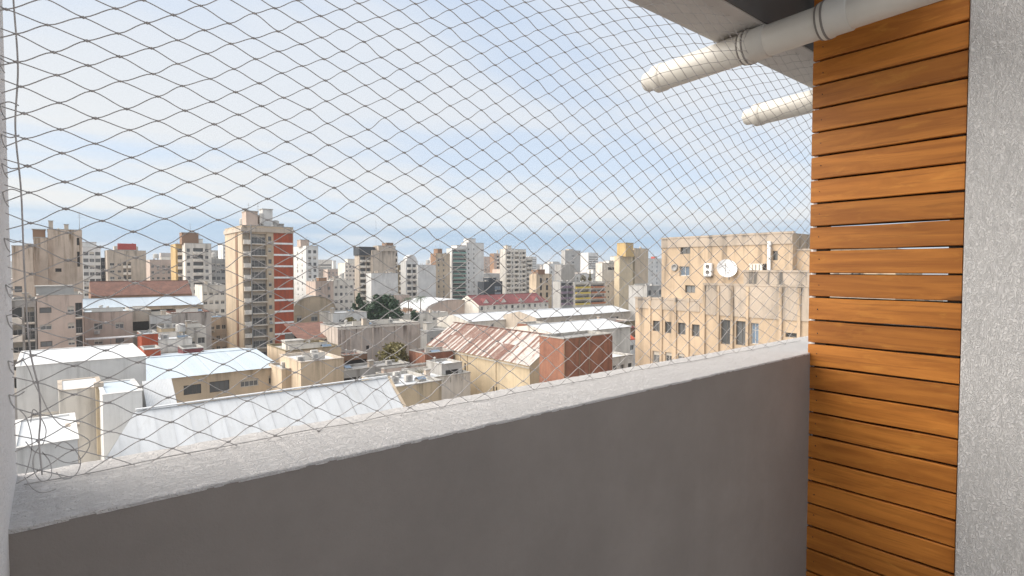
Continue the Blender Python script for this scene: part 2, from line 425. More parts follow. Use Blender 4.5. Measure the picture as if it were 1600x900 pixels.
# the wooden screen: every board its own object
ws = empty('wooden_screen', (XW, .96, FLOOR), 'varnished orange wooden screen of horizontal boards at the right of the balcony', 'screen')
PITCHB, GAP = .0927, .0078
def plank_mesh(kind):
    r = random.Random(kind); b = MB(); n = 5; L0, L1 = -.4775, .0085
    H = PITCHB-GAP; e = .0022
    prof = [(0.0, e), (0.0, H-e), (e, H), (.02, H), (.02, 0), (e, 0)]
    for i in range(n+1):
        y = L0+(L1-L0)*i/n; w = r.uniform(-.0011, .0011)
        b.v += [(x+(.0006*math.sin(i*1.3+kind)), y, z+w) for x, z in prof]
    k = len(prof)
    for i in range(n):
        for j in range(k):
            p = i*k+j; q = i*k+(j+1) % k; b.f.append((p, p+k, q+k, q)); b.mi.append(0)
    b.f.append(tuple(range(k))); b.f.append(tuple(n*k+j for j in reversed(range(k)))); b.mi += [0, 0]
    return b.mesh('plank', 'wood')
pms = [plank_mesh(i) for i in range(4)]
ztop = EYE+.815+PITCHB*3 - FLOOR
i = 0; zs = []
while ztop - PITCHB*(i+1) > -.05:
    z = ztop-PITCHB*(i+1)+GAP*.5
    o = mesh_obj('plank', pms[i % 4], ws, (random.uniform(-.0008, .0008), 0, z)); zs.append(z); i += 1
bp = MB(); bp.box(.0505, .072, -.4775, .0, -.0015, PITCHB-GAP+.0015); bp = bp.mesh('back_plank', 'batten')
for z in zs: mesh_obj('back_plank', bp, ws, (0, 0, z+.0005))
m = MB(); m.box(.0215, .05, -.05, -.008, 0, 2.6); m.build('batten', 'batten', ws)
m = MB(); m.box(.0215, .05, -.470, -.435, 0, 2.6); m.build('batten', 'batten', ws)
m = MB(); m.box(.0215, .055, -.0075, .012, 0, 2.6); m.build('edge_strip', 'white_trim', ws)
nm = MB()
for z in zs:
    for yy in (-.026,):
        nm.tube((-.0012, yy+random.uniform(-.004, .004), z+.045+random.uniform(-.01, .01)), (.004, yy, z+.045), .0019, n=6)
tag(nm.build('nail', 'nail', ws), kind='stuff')

def drain_pipe(x, y_end, y_in, label, collars):
    r = .0545
    p = empty('drain_pipe', (x, 1.0, EYE+.8316), label, 'pipe', group='drain pipes'); p.rotation_euler = (-.028, 0, 0)     # a slight fall outwards
    def ring(name, prof, mat):
        b = MB(); b.lathe((0, 0, 0), prof, 40, None, 'y'); return b.build(name, mat, p, smooth=True)
    a, e = y_in-1, y_end-1
    ring('barrel', [(r, a), (r, e)], 'pvc')
    ring('end_socket', [(r, e-.045), (r+.0035, e-.042), (r+.0035, e-.005), (r-.002, e)], 'pvc')
    ring('end_plug', [(r-.002, e), (r-.012, e+.002), (r-.014, e+.045), (r-.018, e+.052), (.012, e+.055), (0, e+.055)], 'pvc')
    pm = MB(); pm.box(-.018, .018, e+.045, e+.066, -.006, .006); soften(pm.build('plug_grip', 'pvc', p), .003)
    for c in collars:
        c -= 1
        ring('collar', [(r, c-.075), (r+.0045, c-.072), (r+.0045, c-.018), (r+.008, c-.014), (r+.008, c+.012), (r+.004, c+.016), (r, c+.02)], 'pvc')
        ring('gasket', [(r+.0075, c-.006), (r+.0098, c-.005), (r+.0098, c+.001), (r+.0075, c+.002)], 'rubber')
        ring('gasket', [(r+.0042, c+.0145), (r+.0062, c+.0155), (r+.0062, c+.0205), (r, c+.0215)], 'rubber')
    return p
drain_pipe(2.035, 1.49, -1.2, 'cream drain pipe running under the beam in front of the wooden screen', (1.075, .80))
drain_pipe(2.915, 1.50, -.6, 'shorter looking cream drain pipe sticking out behind the wooden screen', (.9,))

# ------------------------------------------------------------------ the safety net: a lattice of knotted cords hung in the opening
def make_net():
    EX = [(0,1),(0,2),(0,3),(0,4),(0,5),(1,0),(1,1),(1,2),(1,3),(1,4),(2,0),(2,1),(2,2),(2,3),(3,0),(3,1),(3,2),(4,0),(4,1),(5,0)]
    CA = [-13.8452,-1.5132,-1.5266,-0.9823,-0.0303,14.4846,1.5148,-0.802,-0.0926,0.2037,-3.0808,-1.7394,0.1648,0.2828,-0.4057,0.0964,0.116,0.6812,-0.1994,0.524]
    CB = [13.2798,0.9531,0.9212,0.4514,0.09,13.9857,-3.5755,-0.9677,-0.3909,-0.2283,-0.0744,2.1867,-0.1449,-0.304,-1.5809,0.3717,-0.1951,0.2232,0.2389,0.1678]
    def ev(c, X, Z):
        x = (X-1.1)/1.2; z = (Z-.3)/.65
        return sum(k*x**p*z**q for k, (p, q) in zip(c, EX))
    gx, gz = np.meshgrid(np.linspace(-.22, 2.75, 280), np.linspace(-.5, 1.05, 160)); gx = gx.ravel(); gz = gz.ravel()
    ga = ev(CA, gx, gz)+.675; gb = ev(CB, gx, gz)+.243
    best = {}
    ia = np.rint(ga).astype(int); ib = np.rint(gb).astype(int); d = np.hypot(ga-ia, gb-ib)
    for k in np.argsort(-d): best[(ia[k], ib[k])] = k
    keys = [k for k, q in best.items() if d[q] < .35]
    X = np.array([gx[best[k]] for k in keys]); Z = np.array([gz[best[k]] for k in keys]); T = np.array(keys, float)
    for _ in range(5):
        e = 1e-4
        fa = ev(CA, X, Z)+.675-T[:, 0]; fb = ev(CB, X, Z)+.243-T[:, 1]
        ax = (ev(CA, X+e, Z)-ev(CA, X-e, Z))/(2*e); az = (ev(CA, X, Z+e)-ev(CA, X, Z-e))/(2*e)
        bx = (ev(CB, X+e, Z)-ev(CB, X-e, Z))/(2*e); bz = (ev(CB, X, Z+e)-ev(CB, X, Z-e))/(2*e)
        det = ax*bz-az*bx; X = X-np.clip((fa*bz-fb*az)/det, -.02, .02); Z = Z-np.clip((ax*fb-bx*fa)/det, -.02, .02)
    # slack: broad waves and a little unevenness at every knot
    X = X+.004*np.sin(5*Z+3*X)+rng.normal(0, .0017, len(X)); Z = Z+.004*np.sin(4.3*X+2*Z+1)+rng.normal(0, .0014, len(Z))
    Y = 1.05+.010*np.sin(3.1*X+1)*np.sin(2.7*Z+.4)+rng.normal(0, .0012, len(X))
    # the drain pipe pushes through: cords are spread round it
    dx, dz = X-2.035, Z-.83; r = np.hypot(dx, dz); s = np.where(r < .066, .066/np.maximum(r, 1e-3), 1)
    X = 2.035+dx*s; Z = .83+dz*s
    f = 1+.085*np.clip((.12-Z)/.43, 0, 1)                # the foot of the net is drawn outwards over the coping
    X = X*f; Y = Y*f; Z = Z*f
    P = {k: np.array([x, y, z]) for k, x, y, z in zip(keys, X, Y, Z)}
    def inside(p): return -.048 <= p[0] <= 2.60 and -.334 <= p[2] <= .887
    V = []; Fc = []
    def tube(pts, rad, n=4):
        k = len(V); m_ = len(pts)
        for i in range(m_):
            t = pts[min(i+1, m_-1)]-pts[max(i-1, 0)]; t = t/(np.linalg.norm(t)+1e-9)
            a = np.cross(t, (0, 1., 0)); a /= np.linalg.norm(a)+1e-9; b = np.cross(t, a)
            for j in range(n):
                w = 2*math.pi*(j+.5)/n; V.append(pts[i]+rad*(a*math.cos(w)+b*math.sin(w)))
        for i in range(m_-1):
            for j in range(n):
                q = (j+1) % n; Fc.append((k+i*n+j, k+i*n+q, k+(i+1)*n+q, k+(i+1)*n+j))
    def knot(p, s):
        k = len(V); hx, hy, hz = .0046*s, .0024*s, .0023*s
        for v in ((-hx, 0, 0), (hx, 0, 0), (0, -hy, 0), (0, hy, 0), (0, 0, -hz), (0, 0, hz)): V.append(p+np.array(v))
        for f in ((0, 2, 5), (2, 1, 5), (1, 3, 5), (3, 0, 5), (2, 0, 4), (1, 2, 4), (3, 1, 4), (0, 3, 4)): Fc.append(tuple(k+i for i in f))
    def clip(p, q):
        for _ in range(14):
            mid = (p+q)/2
            if inside(mid): p = mid
            else: q = mid
        return p
    for (a, b), p in P.items():
        if inside(p): knot(p, rng.uniform(.85, 1.2))
        for st in ((1, 0), (0, 1)):
            q = P.get((a+st[0], b+st[1]))
            if q is None: continue
            ip, iq = inside(p), inside(q)
            if not (ip or iq): continue
            p0, q0 = p, q
            if not ip: p0 = clip(q, p)
            if not iq: q0 = clip(p, q)
            L = np.linalg.norm(q-p)
            if L > .09: continue
            d_ = (q-p)/L; flat = np.array([1.0, 0, 0]); k = np.interp(.5*(p[0]+q[0]), [0, .9, 1.5], [.85, .75, .15])*rng.uniform(.6, 1.2)
            tg = d_*(1-.6*k)+flat*.6*k; tg = tg*L
            if ip and iq:
                pts = []
                for t in np.linspace(0, 1, 6):
                    h00 = 2*t**3-3*t**2+1; h10 = t**3-2*t**2+t; h01 = -2*t**3+3*t**2; h11 = t**3-t**2
                    pts.append(h00*p+h10*tg+h01*q+h11*tg)
            else: pts = [p0, (p0+q0)/2, q0]
            tube(pts, .00094)
    def netmesh(name):
        me = bpy.data.meshes.new(name); me.from_pydata([tuple(v+np.array([0, 0, EYE])) for v in V], [], Fc)
        me.materials.append(M['cord']); me.polygons.foreach_set('use_smooth', [True]*len(me.polygons)); me.update(); return me
    root = empty('safety_net', (0, 0, 0), 'thin grey safety net of diamond meshes stretched across the balcony opening', 'net')
    mesh_obj('netting', netmesh('netting'), root)
    def spline(cp, n=8):
        cp = [np.array(c, float) for c in cp]; out = []
        for i in range(len(cp)-1):
            p0 = cp[max(i-1, 0)]; p1 = cp[i]; p2 = cp[i+1]; p3 = cp[min(i+2, len(cp)-1)]
            for t in np.linspace(0, 1, n, endpoint=False):
                out.append(.5*((2*p1)+(p2-p0)*t+(2*p0-5*p1+4*p2-p3)*t*t+(3*p1-p0-3*p2+p3)*t**3))
        out.append(cp[-1]); return out
    def pos(px, py, Y=1.045):
        q = at_y(px, py, Y); return (q.x, q.y, q.z-EYE)
    # border rope down the left edge
    V.clear(); Fc.clear()
    tube(spline([pos(21, -30), pos(21, 0), pos(28, 105), pos(24, 200), pos(33, 300), pos(38, 420), pos(46, 540), pos(61, 610), pos(63, 655), pos(61, 690), pos(66, 742)]), .0012, 6)
    mesh_obj('border_rope', netmesh('border_rope'), root); V.clear(); Fc.clear()
    tube(spline([(2.60, 1.045, .89), (2.60, 1.045, .6), (2.60, 1.05, .3), (2.60, 1.045, 0), (2.60, 1.045, -.33)]), .0015, 6)
    mesh_obj('border_rope', netmesh('border_rope'), root)
    V.clear(); Fc.clear()
    tube(spline([(x, 1.139+rng.normal(0, .004), -.3335+abs(rng.normal(0, .0012))) for x in np.arange(-.04, 2.66, .09)], 4), .0011, 5)
    mesh_obj('border_rope', netmesh('border_rope'), root)
    # ties to the pillar and slack cord gathered in the corner
    for py, k in ((97, 1), (165, -1), (211, 1), (262, 1), (300, -1), (376, 1), (452, 1), (500, -1), (560, 1), (612, 1)):
        V.clear(); Fc.clear()
        a = np.array(pos(26+py*.02, py)); b = np.array([-.0495, 1.05, a[2]+rng.uniform(-.004, .008)])
        tube(spline([a, (a+b)/2+np.array([0, 0, -.004*k]), b]), .001)
        tube(spline([b, b+np.array([.002, 0, -.012]), b+np.array([.006, 0, -.020])]), .001)
        mesh_obj('tie', netmesh('tie'), root)
    for loop in ([(48, 660), (52, 640), (62, 650), (72, 672), (66, 695), (56, 688)], [(62, 612), (75, 640), (92, 662), (110, 672), (140, 690), (128, 715), (112, 722)],
                 [(60, 700), (52, 716), (54, 738), (66, 752), (80, 744), (78, 722), (66, 706)], [(86, 700), (100, 690), (118, 704), (126, 722), (118, 742), (100, 748), (88, 738)],
                 [(40, 690), (55, 706), (80, 712), (100, 722), (125, 724)], [(34, 560), (44, 575), (54, 600), (60, 612)], [(38, 745), (50, 762), (66, 770), (88, 764)],
                 [(30, 640), (42, 655), (50, 690), (46, 720), (40, 742)]):
        pts = []
        for px, py in loop:
            q = at_y(px, py, 1.06)
            if q.z < ZP+.002: q = at_z(px, py, ZP+.002)          # where the cord lies on the coping
            pts.append((q.x, q.y, q.z-EYE))
        V.clear(); Fc.clear(); tube(spline(pts), .0008)
        mesh_obj('slack_cord', netmesh('slack_cord'), root)
make_net()

# ================================================================== THE CITY
def holes_wall(b, o, u, n, W, H, holes, rec, mat, recmat=None):
    """wall of W x H from corner o along unit u (outward normal n) with rectangular openings (u0,u1,z0,z1) that have reveals rec deep"""
    o = Vector(o); u = Vector(u); n = Vector(n); up = Vector((0, 0, 1))
    us = sorted({0.0, W, *[round(h[i], 3) for h in holes for i in (0, 1)]}); zs = sorted({0.0, H, *[round(h[i], 3) for h in holes for i in (2, 3)]})
    flip = u.cross(up).dot(n) < 0
    def q(a, c, d, e, mt): b.poly((a, e, d, c) if flip else (a, c, d, e), mt)
    # rows of equal structure are merged along u
    for j in range(len(zs)-1):
        zm = (zs[j]+zs[j+1])/2; run = None
        act = [h for h in holes if h[2] < zm < h[3]]
        for i in range(len(us)-1):
            um = (us[i]+us[i+1])/2; solid = not any(h[0] < um < h[1] for h in act)
            if solid and run is None: run = us[i]
            if (not solid) and run is not None:
                q(o+u*run+up*zs[j], o+u*us[i]+up*zs[j], o+u*us[i]+up*zs[j+1], o+u*run+up*zs[j+1], mat); run = None
        if run is not None: q(o+u*run+up*zs[j], o+u*W+up*zs[j], o+u*W+up*zs[j+1], o+u*run+up*zs[j+1], mat)
    for h in holes:
        a, c, z0, z1 = (round(x, 3) for x in h[:4]); r = -n*(h[4] if len(h) > 4 else rec)
        A, B, C_, D_ = o+u*a+up*z0, o+u*c+up*z0, o+u*c+up*z1, o+u*a+up*z1
        mt = recmat or mat
        for p, s in ((A, B), (B, C_), (C_, D_), (D_, A)): q(p, s, s+r, p+r, mt)

CACHE = {}; FOOT = []; NAMES = []
def window_mesh(w, h, style):
    k = (round(w, 1), round(h, 1), style)
    if k in CACHE: return CACHE[k]
    w, h = k[0], k[1]; b = MB(); t = .07 if w < 1.4 else .09
    fm = 'frame_dark' if style in ('dark', 'void') else 'frame'
    gl = {'green': 'greenglass', 'blue': 'blueglass', 'void': 'darkvoid'}.get(style, 'glass')
    b.poly([(0, .0, 0), (w, .0, 0), (w, .0, h), (0, .0, h)], gl)
    if style != 'void':
        for x0, x1, z0, z1 in ((0, t, 0, h), (w-t, w, 0, h), (t, w-t, 0, t), (t, w-t, h-t, h)): b.box(x0, x1, -.06, -.005, z0, z1, fm, 'k')
        if w > .8: b.box(w/2-t*.4, w/2+t*.4, -.05, -.006, t, h-t, fm, 'kbt')
        if w > 2.0:
            for f in (.25, .75): b.box(w*f-t*.3, w*f+t*.3, -.045, -.006, t, h-t, fm, 'kbt')
        if h > 1.5 and style != 'dark': b.box(t, w-t, -.045, -.007, h*.66-t*.3, h*.66+t*.3, fm, 'klr')
    if style == 'shut': b.box(t, w-t, -.075, -.012, h*.38, h-t, 'shutter', 'k')
    if style == 'half': b.box(t, w-t, -.075, -.012, h*.68, h-t, 'shutter', 'k')
    CACHE[k] = b.mesh('window'); return CACHE[k]
def balcony_mesh(w, out, style):
    k = ('b', round(w, 1), out, style)
    if k in CACHE: return CACHE[k]
    w = k[1]; b = MB(); sl = {'purple': 'purple', 'orange': 'orange', 'yellow': 'yellowpaint'}.get(style, 'slab')
    b.box(0, w, -out, .0, -.18, 0, sl if style in ('purple',) else 'slab')
    if style == 'glass':
        b.box(.03, w-.03, -out+.03, -out+.07, .08, .95, 'greenglass'); b.box(0, w, -out, -out+.1, .96, 1.04, 'rail')
    elif style == 'rail':
        b.box(0, w, -out, -out+.05, .95, 1.0, 'rail')
        n = max(3, int(w/.35))
        for i in range(n+1):
            x = w*i/n; b.box(max(0, x-.02), min(w, x+.02), -out+.005, -out+.045, 0.0, .95, 'rail', 'bt')
    else:
        b.box(0, w, -out, -out+.1, .0, .95, sl); b.box(0, .08, -out+.1, 0, 0, .95, sl); b.box(w-.08, w, -out+.1, 0, 0, .95, sl)
    CACHE[k] = b.mesh('balcony'); return CACHE[k]

def unit_mesh():
    if 'unit' not in CACHE:
        b = MB(); b.box(0, .85, -.42, -.004, 0, .6, 'tank'); b.box(.1, .55, -.43, -.421, .08, .52, 'rail', 'k'); b.box(.05, .8, -.4, -.004, -.08, -.005, 'rail'); CACHE['unit'] = b.mesh('wall_unit')
    return CACHE['unit']
def face(b, root, o, u, n, W, H, spec, mat, rz):
    """one facade: floors counted from the top, columns of windows ('w'), recessed balconies ('b'), panels ('p'), bands"""
    holes = []; put = []
    if spec:
        fh = spec.get('fh', 2.9); z = H-spec.get('top', 1.1); nf = spec['n']
        r = random.Random(spec.get('seed', 1)+int(W*100))
        for fl in range(nf):
            zf = z-fh*(fl+1)
            if zf < .3: break
            for c in spec['cols']:
                if c[0] == 'w':
                    _, uc, w, h = c[:4]; st = c[4] if len(c) > 4 else r.choice(['plain', 'plain', 'shut', 'half'])
                    if st == 'dark': st = r.choice(['dark', 'dark', 'plain', 'half', 'shut'])
                    u0 = uc*W-w/2; w = round(w, 1); h = round(h, 1); u0 = min(max(.05, u0), W-w-.05); z0 = zf+.9 if h < 1.6 else zf+.25
                    holes.append((u0, u0+w, z0, z0+h)); put.append(('window', window_mesh(w, h, st), u0, z0, .2))
                    if r.random() < .09 and st != 'void': put.append(('wall_unit', unit_mesh(), u0+r.uniform(0, .4), z0-.75, 0))
                elif c[0] == 'b':
                    _, a, e, st = c[:4]; w = round((e-a)*W, 1); u0 = min(a*W, W-w-.03)
                    holes.append((u0, u0+w, zf+.05, zf+fh-.35, 1.0)); put.append(('window', window_mesh(w, fh-.4, c[4] if len(c) > 4 else r.choice(['plain', 'half', 'dark'])), u0, zf+.05, .97))
                    put.append(('balcony', balcony_mesh(w, c[5] if len(c) > 5 else .6, st), u0, zf+.05, 0))
                elif c[0] == 'p':
                    _, a, e, pm = c[:4]; w = (e-a)*W; pb = MB(); pb.box(0, w, -.06, -.003, 0, fh-.52, pm, 'k')
                    put.append(('panel', pb.mesh('panel'), a*W, zf+.50, 0))
                    sb = MB(); sb.box(0, w, -.16, -.004, 0, .46, 'white_trim', 'k'); put.append(('floor_band', sb.mesh('floor_band'), a*W, zf+.03, 0))
            if spec.get('band'):
                k = ('band', round(W, 2)); 
                if k not in CACHE: x = MB(); x.box(0, W, -.08, -.003, 0, .22, 'slab', 'k'); CACHE[k] = x.mesh('floor_band')
                put.append(('floor_band', CACHE[k], 0, zf-.1, 0))
    for hx in (spec or {}).get('extra', []):                     # single openings: (u0, u1, z0, z1, style), in metres from the corner / from the top
        u0, u1, z0, z1, st = hx; holes.append((u0, u1, z0, z1)); put.append(('window', window_mesh(u1-u0, z1-z0, st), u0, z0, .22))
    holes_wall(b, o, u, n, W, H, holes, .22, mat)
    o = Vector(o); u = Vector(u); n = Vector(n)
    for nm_, me, a, z, back in put:
        mesh_obj(nm_, me, root, o+u*a-n*back+Vector((0, 0, z)), rz)

def roof_parts(root, W, D, H, mat, clutter, capmat, seed, rim=.3):
    r = random.Random(seed); b = MB(); t = .22
    b.poly([(t, t, H-rim), (W-t, t, H-rim), (W-t, D-t, H-rim), (t, D-t, H-rim)], mat); b.build('roof', None, root)
    b = MB(); e = .06
    hc = min(.12, rim*.4); b.box(-e, W+e, -e, t, H, H+hc, capmat); b.box(-e, W+e, D-t, D+e, H, H+hc, capmat)
    b.box(-e, t, t, D-t, H, H+hc, capmat); b.box(W-t, W+e, t, D-t, H, H+hc, capmat)
    for x0, x1, y0, y1 in ((t-.02, t, t, D-t), (W-t, W-t+.02, t, D-t), (t, W-t, t-.02, t), (t, W-t, D-t, D-t+.02)): b.box(x0, x1, y0, y1, H-rim-.05, H, capmat)
    b.build('parapet_cap', None, root)
    for c in clutter:
        k = c[0]; x, y = c[1]*W, c[2]*D; z = H-rim
        if k == 'head':
            w, d, h = c[3:6]; q = MB(); q.box(x-w/2, x+w/2, y-d/2, y+d/2, z, z+h, c[6] if len(c) > 6 else 'offwhite'); q.box(x-w/2-.15, x+w/2+.15, y-d/2-.15, y+d/2+.15, z+h, z+h+.18, 'concrete'); q.build('stair_head', None, root)
        elif k == 'tank':
            q = MB(); rr, h = c[3:5]
            for sx in (-1, 1):
                for sy in (-1, 1): q.box(x+sx*rr*.6-.1, x+sx*rr*.6+.1, y+sy*rr*.6-.1, y+sy*rr*.6+.1, z, z+1.2, 'concrete')
            q.lathe((x, y, z+1.2), [(0, 0), (rr, 0), (rr*1.02, h*.5), (rr, h), (rr*.5, h+rr*.3), (0, h+rr*.34)], 14, 'tank'); q.build('water_tank', None, root)
        elif k == 'mast':
            h = c[3]; q = MB(); q.tube((x, y, z), (x, y, z+h), .07, .03, 6, 'rail')
            for zz, l in ((.92, .9), (.82, .7), (.72, 1.1)): q.tube((x-l/2, y, z+h*zz), (x+l/2, y, z+h*zz), .03, n=4, mat='rail')
            q.build('antenna', None, root)
        elif k == 'chim':
            h = c[3]; q = MB(); q.box(x-.4, x+.4, y-.4, y+.4, z, z+h, 'beige'); q.box(x-.5, x+.5, y-.5, y+.5, z+h, z+h+.15, 'concrete'); q.build('chimney', None, root)
        elif k == 'vent':
            q = MB(); q.tube((x, y, z), (x, y, z+.9), .12, n=7, mat='tank'); q.lathe((x, y, z+.85), [(.12, 0), (.26, .05), (.2, .28), (0, .34)], 8, 'tank'); q.build('vent', None, root)
        elif k == 'light':
            w, d = c[3:5]; q = MB(); q.box(x-w/2, x+w/2, y-d/2, y+d/2, z, z+.3, 'concrete', 't'); q.poly([(x-w/2-.05, y-d/2-.05, z+.3), (x+w/2+.05, y-d/2-.05, z+.3), (x+w/2+.05, y, z+.6), (x-w/2-.05, y, z+.6)], 'blueglass'); q.poly([(x-w/2-.05, y, z+.6), (x+w/2+.05, y, z+.6), (x+w/2+.05, y+d/2+.05, z+.3), (x-w/2-.05, y+d/2+.05, z+.3)], 'blueglass'); q.build('skylight', None, root)
        elif k == 'low':
            w = c[3]; q = MB(); q.box(x-w/2, x+w/2, y-.1, y+.1, z, z+.9, 'offwhite'); q.box(x-w/2-.05, x+w/2+.05, y-.14, y+.14, z+.9, z+.97, 'concrete'); q.build('low_wall', None, root)
        elif k == 'unit':
            q = MB(); q.box(x-.5, x+.5, y-.3, y+.3, z+.1, z+.9, 'tank'); q.lathe((x, y-.31, z+.5), [(.3, 0), (.3, -.02), (.0, -.02)], 10, 'rail', 'y'); q.build('roof_unit', None, root)

NB = [0]
PLAIN = {'cream_corner_wall', 'big_white_building', 'low_white_roof_house', 'brick_block'}
def building(name, label, px0, px1, yt, Y, D=12, wall='cream', fr=None, lf=None, roof='flat_roof', clutter=(), cat='building', cap='concrete', pxs=None, base=0.0, group=None, lwall=None, rim=.3):
    """front facade at distance Y between the directions px0 and px1, its top seen at yt (at px0); the left flank runs back D metres"""
    a = at_y(px0, yt, Y); c = at_y(px1, yt, Y); W = c.x-a.x; H = a.z-base
    if pxs is not None:                        # back corner of the flank seen at pxs
        q = ray(pxs, yt); D = max(4, min(40, a.x*q.y/q.x - Y))
    if px0 > 560 and Y > 150 and pxs is None: D = min(D, 5.5)
    NB[0] += 1
    if cat == 'building' and name not in PLAIN and W > 3 and D > 4:
        q = random.Random(NB[0]*17); clutter = list(clutter)
        for _ in range(2 if H > 27 else int(min(6, 1+W*D/22))):
            k = q.choice(['vent', 'unit', 'chim', 'low', 'light', 'vent'] if H < 27 else ['vent', 'chim', 'mast', 'unit'])
            u, v = q.uniform(.15, .85), q.uniform(.2, .8)
            clutter.append({'vent': ('vent', u, v), 'unit': ('unit', u, v), 'chim': ('chim', u, v, q.uniform(.8, 1.5)), 'low': ('low', .5, v, W*q.uniform(.4, .8)), 'light': ('light', u, v, q.uniform(1, 2), q.uniform(1, 2)), 'mast': ('mast', u, v, q.uniform(3, 6))}[k])
    root = empty(name, (a.x, Y, base), label, cat, group=group); b = MB()
    face(b, root, (0, 0, 0), (1, 0, 0), (0, -1, 0), W, H, fr, wall, 0)
    face(b, root, (0, D, 0), (0, -1, 0), (-1, 0, 0), D, H, lf, lwall or wall, -math.pi/2)
    b.poly([(W, 0, 0), (W, D, 0), (W, D, H), (W, 0, H)], wall); b.poly([(W, D, 0), (0, D, 0), (0, D, H), (W, D, H)], wall)
    b.build('wall', None, root)
    roof_parts(root, W, D, H, roof, clutter, cap, NB[0], rim)
    root['dims'] = (W, D, H); FOOT.append((a.x, a.x+W, Y, Y+D)); NAMES.append((a.x+W/2, Y, name))
    return root
def win(n, cols, fh=2.9, top=1.2, **k): return dict(n=n, fh=fh, top=top, cols=cols, **k)
def row(n, w=1.3, h=1.3, st=None): return [('w', (i+.5)/n, w, h) + ((st,) if st else ()) for i in range(n)]
B = building

# ---- far left group
B('streaked_apartment_block', 'tall blank sand coloured apartment block with rust streaks, beside the left pillar', 74, 128, 358, 165, 14, 'sand',
  dict(n=0, cols=[], extra=[(5.2, 5.7, 31.5, 33.2, 'void'), (5.2, 5.7, 26.5, 30.0, 'void'), (1.2, 2.3, 25.3, 26.1, 'void')]), None, clutter=[('chim', .1, .1, 2.2), ('chim', .55, .2, 1.6), ('mast', .95, .3, 5)])
B('stepped_apartment_block', 'sand coloured middle step of the blank block at far left, narrow and lower', 52, 74, 371, 163, 14, 'sand', clutter=[('head', .4, .3, 2.2, 3, 2.2, 'brown')])
B('low_step_block', 'lowest leftmost step of the blank sand block, right beside the pillar', 18, 52, 384, 161, 14, 'sand', win(4, [('w', .25, 1.2, 1.3, 'dark')], top=8), clutter=[])
B('pinkish_flats', 'pinkish beige flats with a dark glazed stair strip and small white windows, left foreground', 57, 129, 462, 118, 13, 'pinkbeige',
  win(4, [('w', .18, 1.5, .9, 'dark'), ('w', .73, .9, 1.0, 'shut'), ('b', .83, .985, 'rail', 'dark', .4)], 2.75, 1.0), roof='grey_roof', clutter=[('head', .4, .5, 5, 4, 1.6, 'grey')])
B('grey_balcony_flats', 'grey flats with stacked dark balconies touching the left pillar, below the sand block', 14, 56, 470, 122, 12, 'grey',
  win(5, [('b', .1, .45, 'solid'), ('b', .55, .95, 'rail')], 2.9, .8), roof='grey_roof')
B('white_tower', 'slim white tower with rows of dark windows behind the sand block', 129, 157, 386, 300, 12, 'white',
  win(9, row(3, 1.7, 1.5, 'dark') , 2.9, 1.5), clutter=[('head', .4, .5, 5, 4, 2.5, 'white')])
B('dark_side_block', 'narrow dark grey block squeezed between the white tower and the red sign building', 157, 168, 403, 310, 12, 'charcoal', win(8, [('w', .5, 1.6, 1.4, 'plain')]))
sb_ = B('red_sign_building', 'beige office building with a red sign along its roof edge', 167, 228, 391, 290, 14, 'beige',
  win(7, [('b', .40, .48, 'solid'), ('b', .52, .60, 'solid'), ('w', .12, 1.6, 1.2, 'dark'), ('w', .30, 1.2, .9, 'dark')], 2.9, 4.5), clutter=[])
W_, D_, H_ = sb_['dims']
q = MB(); q.box(W_*.27, W_*.75, .3, .6, H_+.1, H_+3.0, 'redpaint')
rr_ = random.Random(3)
for k in range(9): x = W_*(.275+.052*k); q.box(x, x+W_*.036, .18, .29, H_+.4, H_+2.4+rr_.uniform(0, .9), 'redpaint')
q.box(W_*.27, W_*.75, .2, .62, H_+.1, H_+.35, 'concrete'); q.build('roof_sign', None, sb_)
B('pale_far_block', 'pale pinkish far block between the red sign building and the ochre tower', 234, 276, 406, 330, 14, 'pinkbeige', win(6, row(5, 1.2, 1.3), 2.9, 2), clutter=[('tank', .3, .5, 1.3, 2), ('head', .7, .5, 5, 5, 2)])
B('ochre_tower', 'ochre yellow side tower with stacked balconies next to the cream balcony tower', 274, 290, 381, 262, 12, 'ochre', win(8, [('b', .2, .9, 'solid')], 2.9, 1.5))
B('cream_balcony_tower', 'cream tower with columns of balconies and a brown tank house on top', 289, 330, 380, 255, 13, 'offwhite',
  win(10, [('w', .12, 1.1, 1.3, 'dark'), ('b', .30, .68, 'solid', 'dark'), ('w', .82, 1.2, 1.3, 'dark')], 2.8, 1.5), clutter=[('head', .25, .4, 6, 5, 4.6, 'brown'), ('head', .62, .4, 2.2, 4, 2.2, 'offwhite'), ('mast', .3, .4, 9)])
B('small_grey_flats', 'small grey flats with dark windows just left of the red panelled tower', 330, 352, 405, 270, 12, 'grey', win(7, row(3, 1.4, 1.4, 'dark')), clutter=[('tank', .4, .5, 1.1, 1.8)])
B('low_cream_flats', 'low cream flats with small dark windows in front of the cream balcony tower', 316, 352, 446, 200, 12, 'offwhite', win(4, row(4, 1.1, 1.2)), clutter=[('chim', .3, .4, 1.5)])
B('low_beige_houses', 'low beige house against the left flank of the red panelled tower', 327, 354, 497, 168, 12, 'beige', win(3, row(3, 1.0, 1.2)), roof='grey_roof')
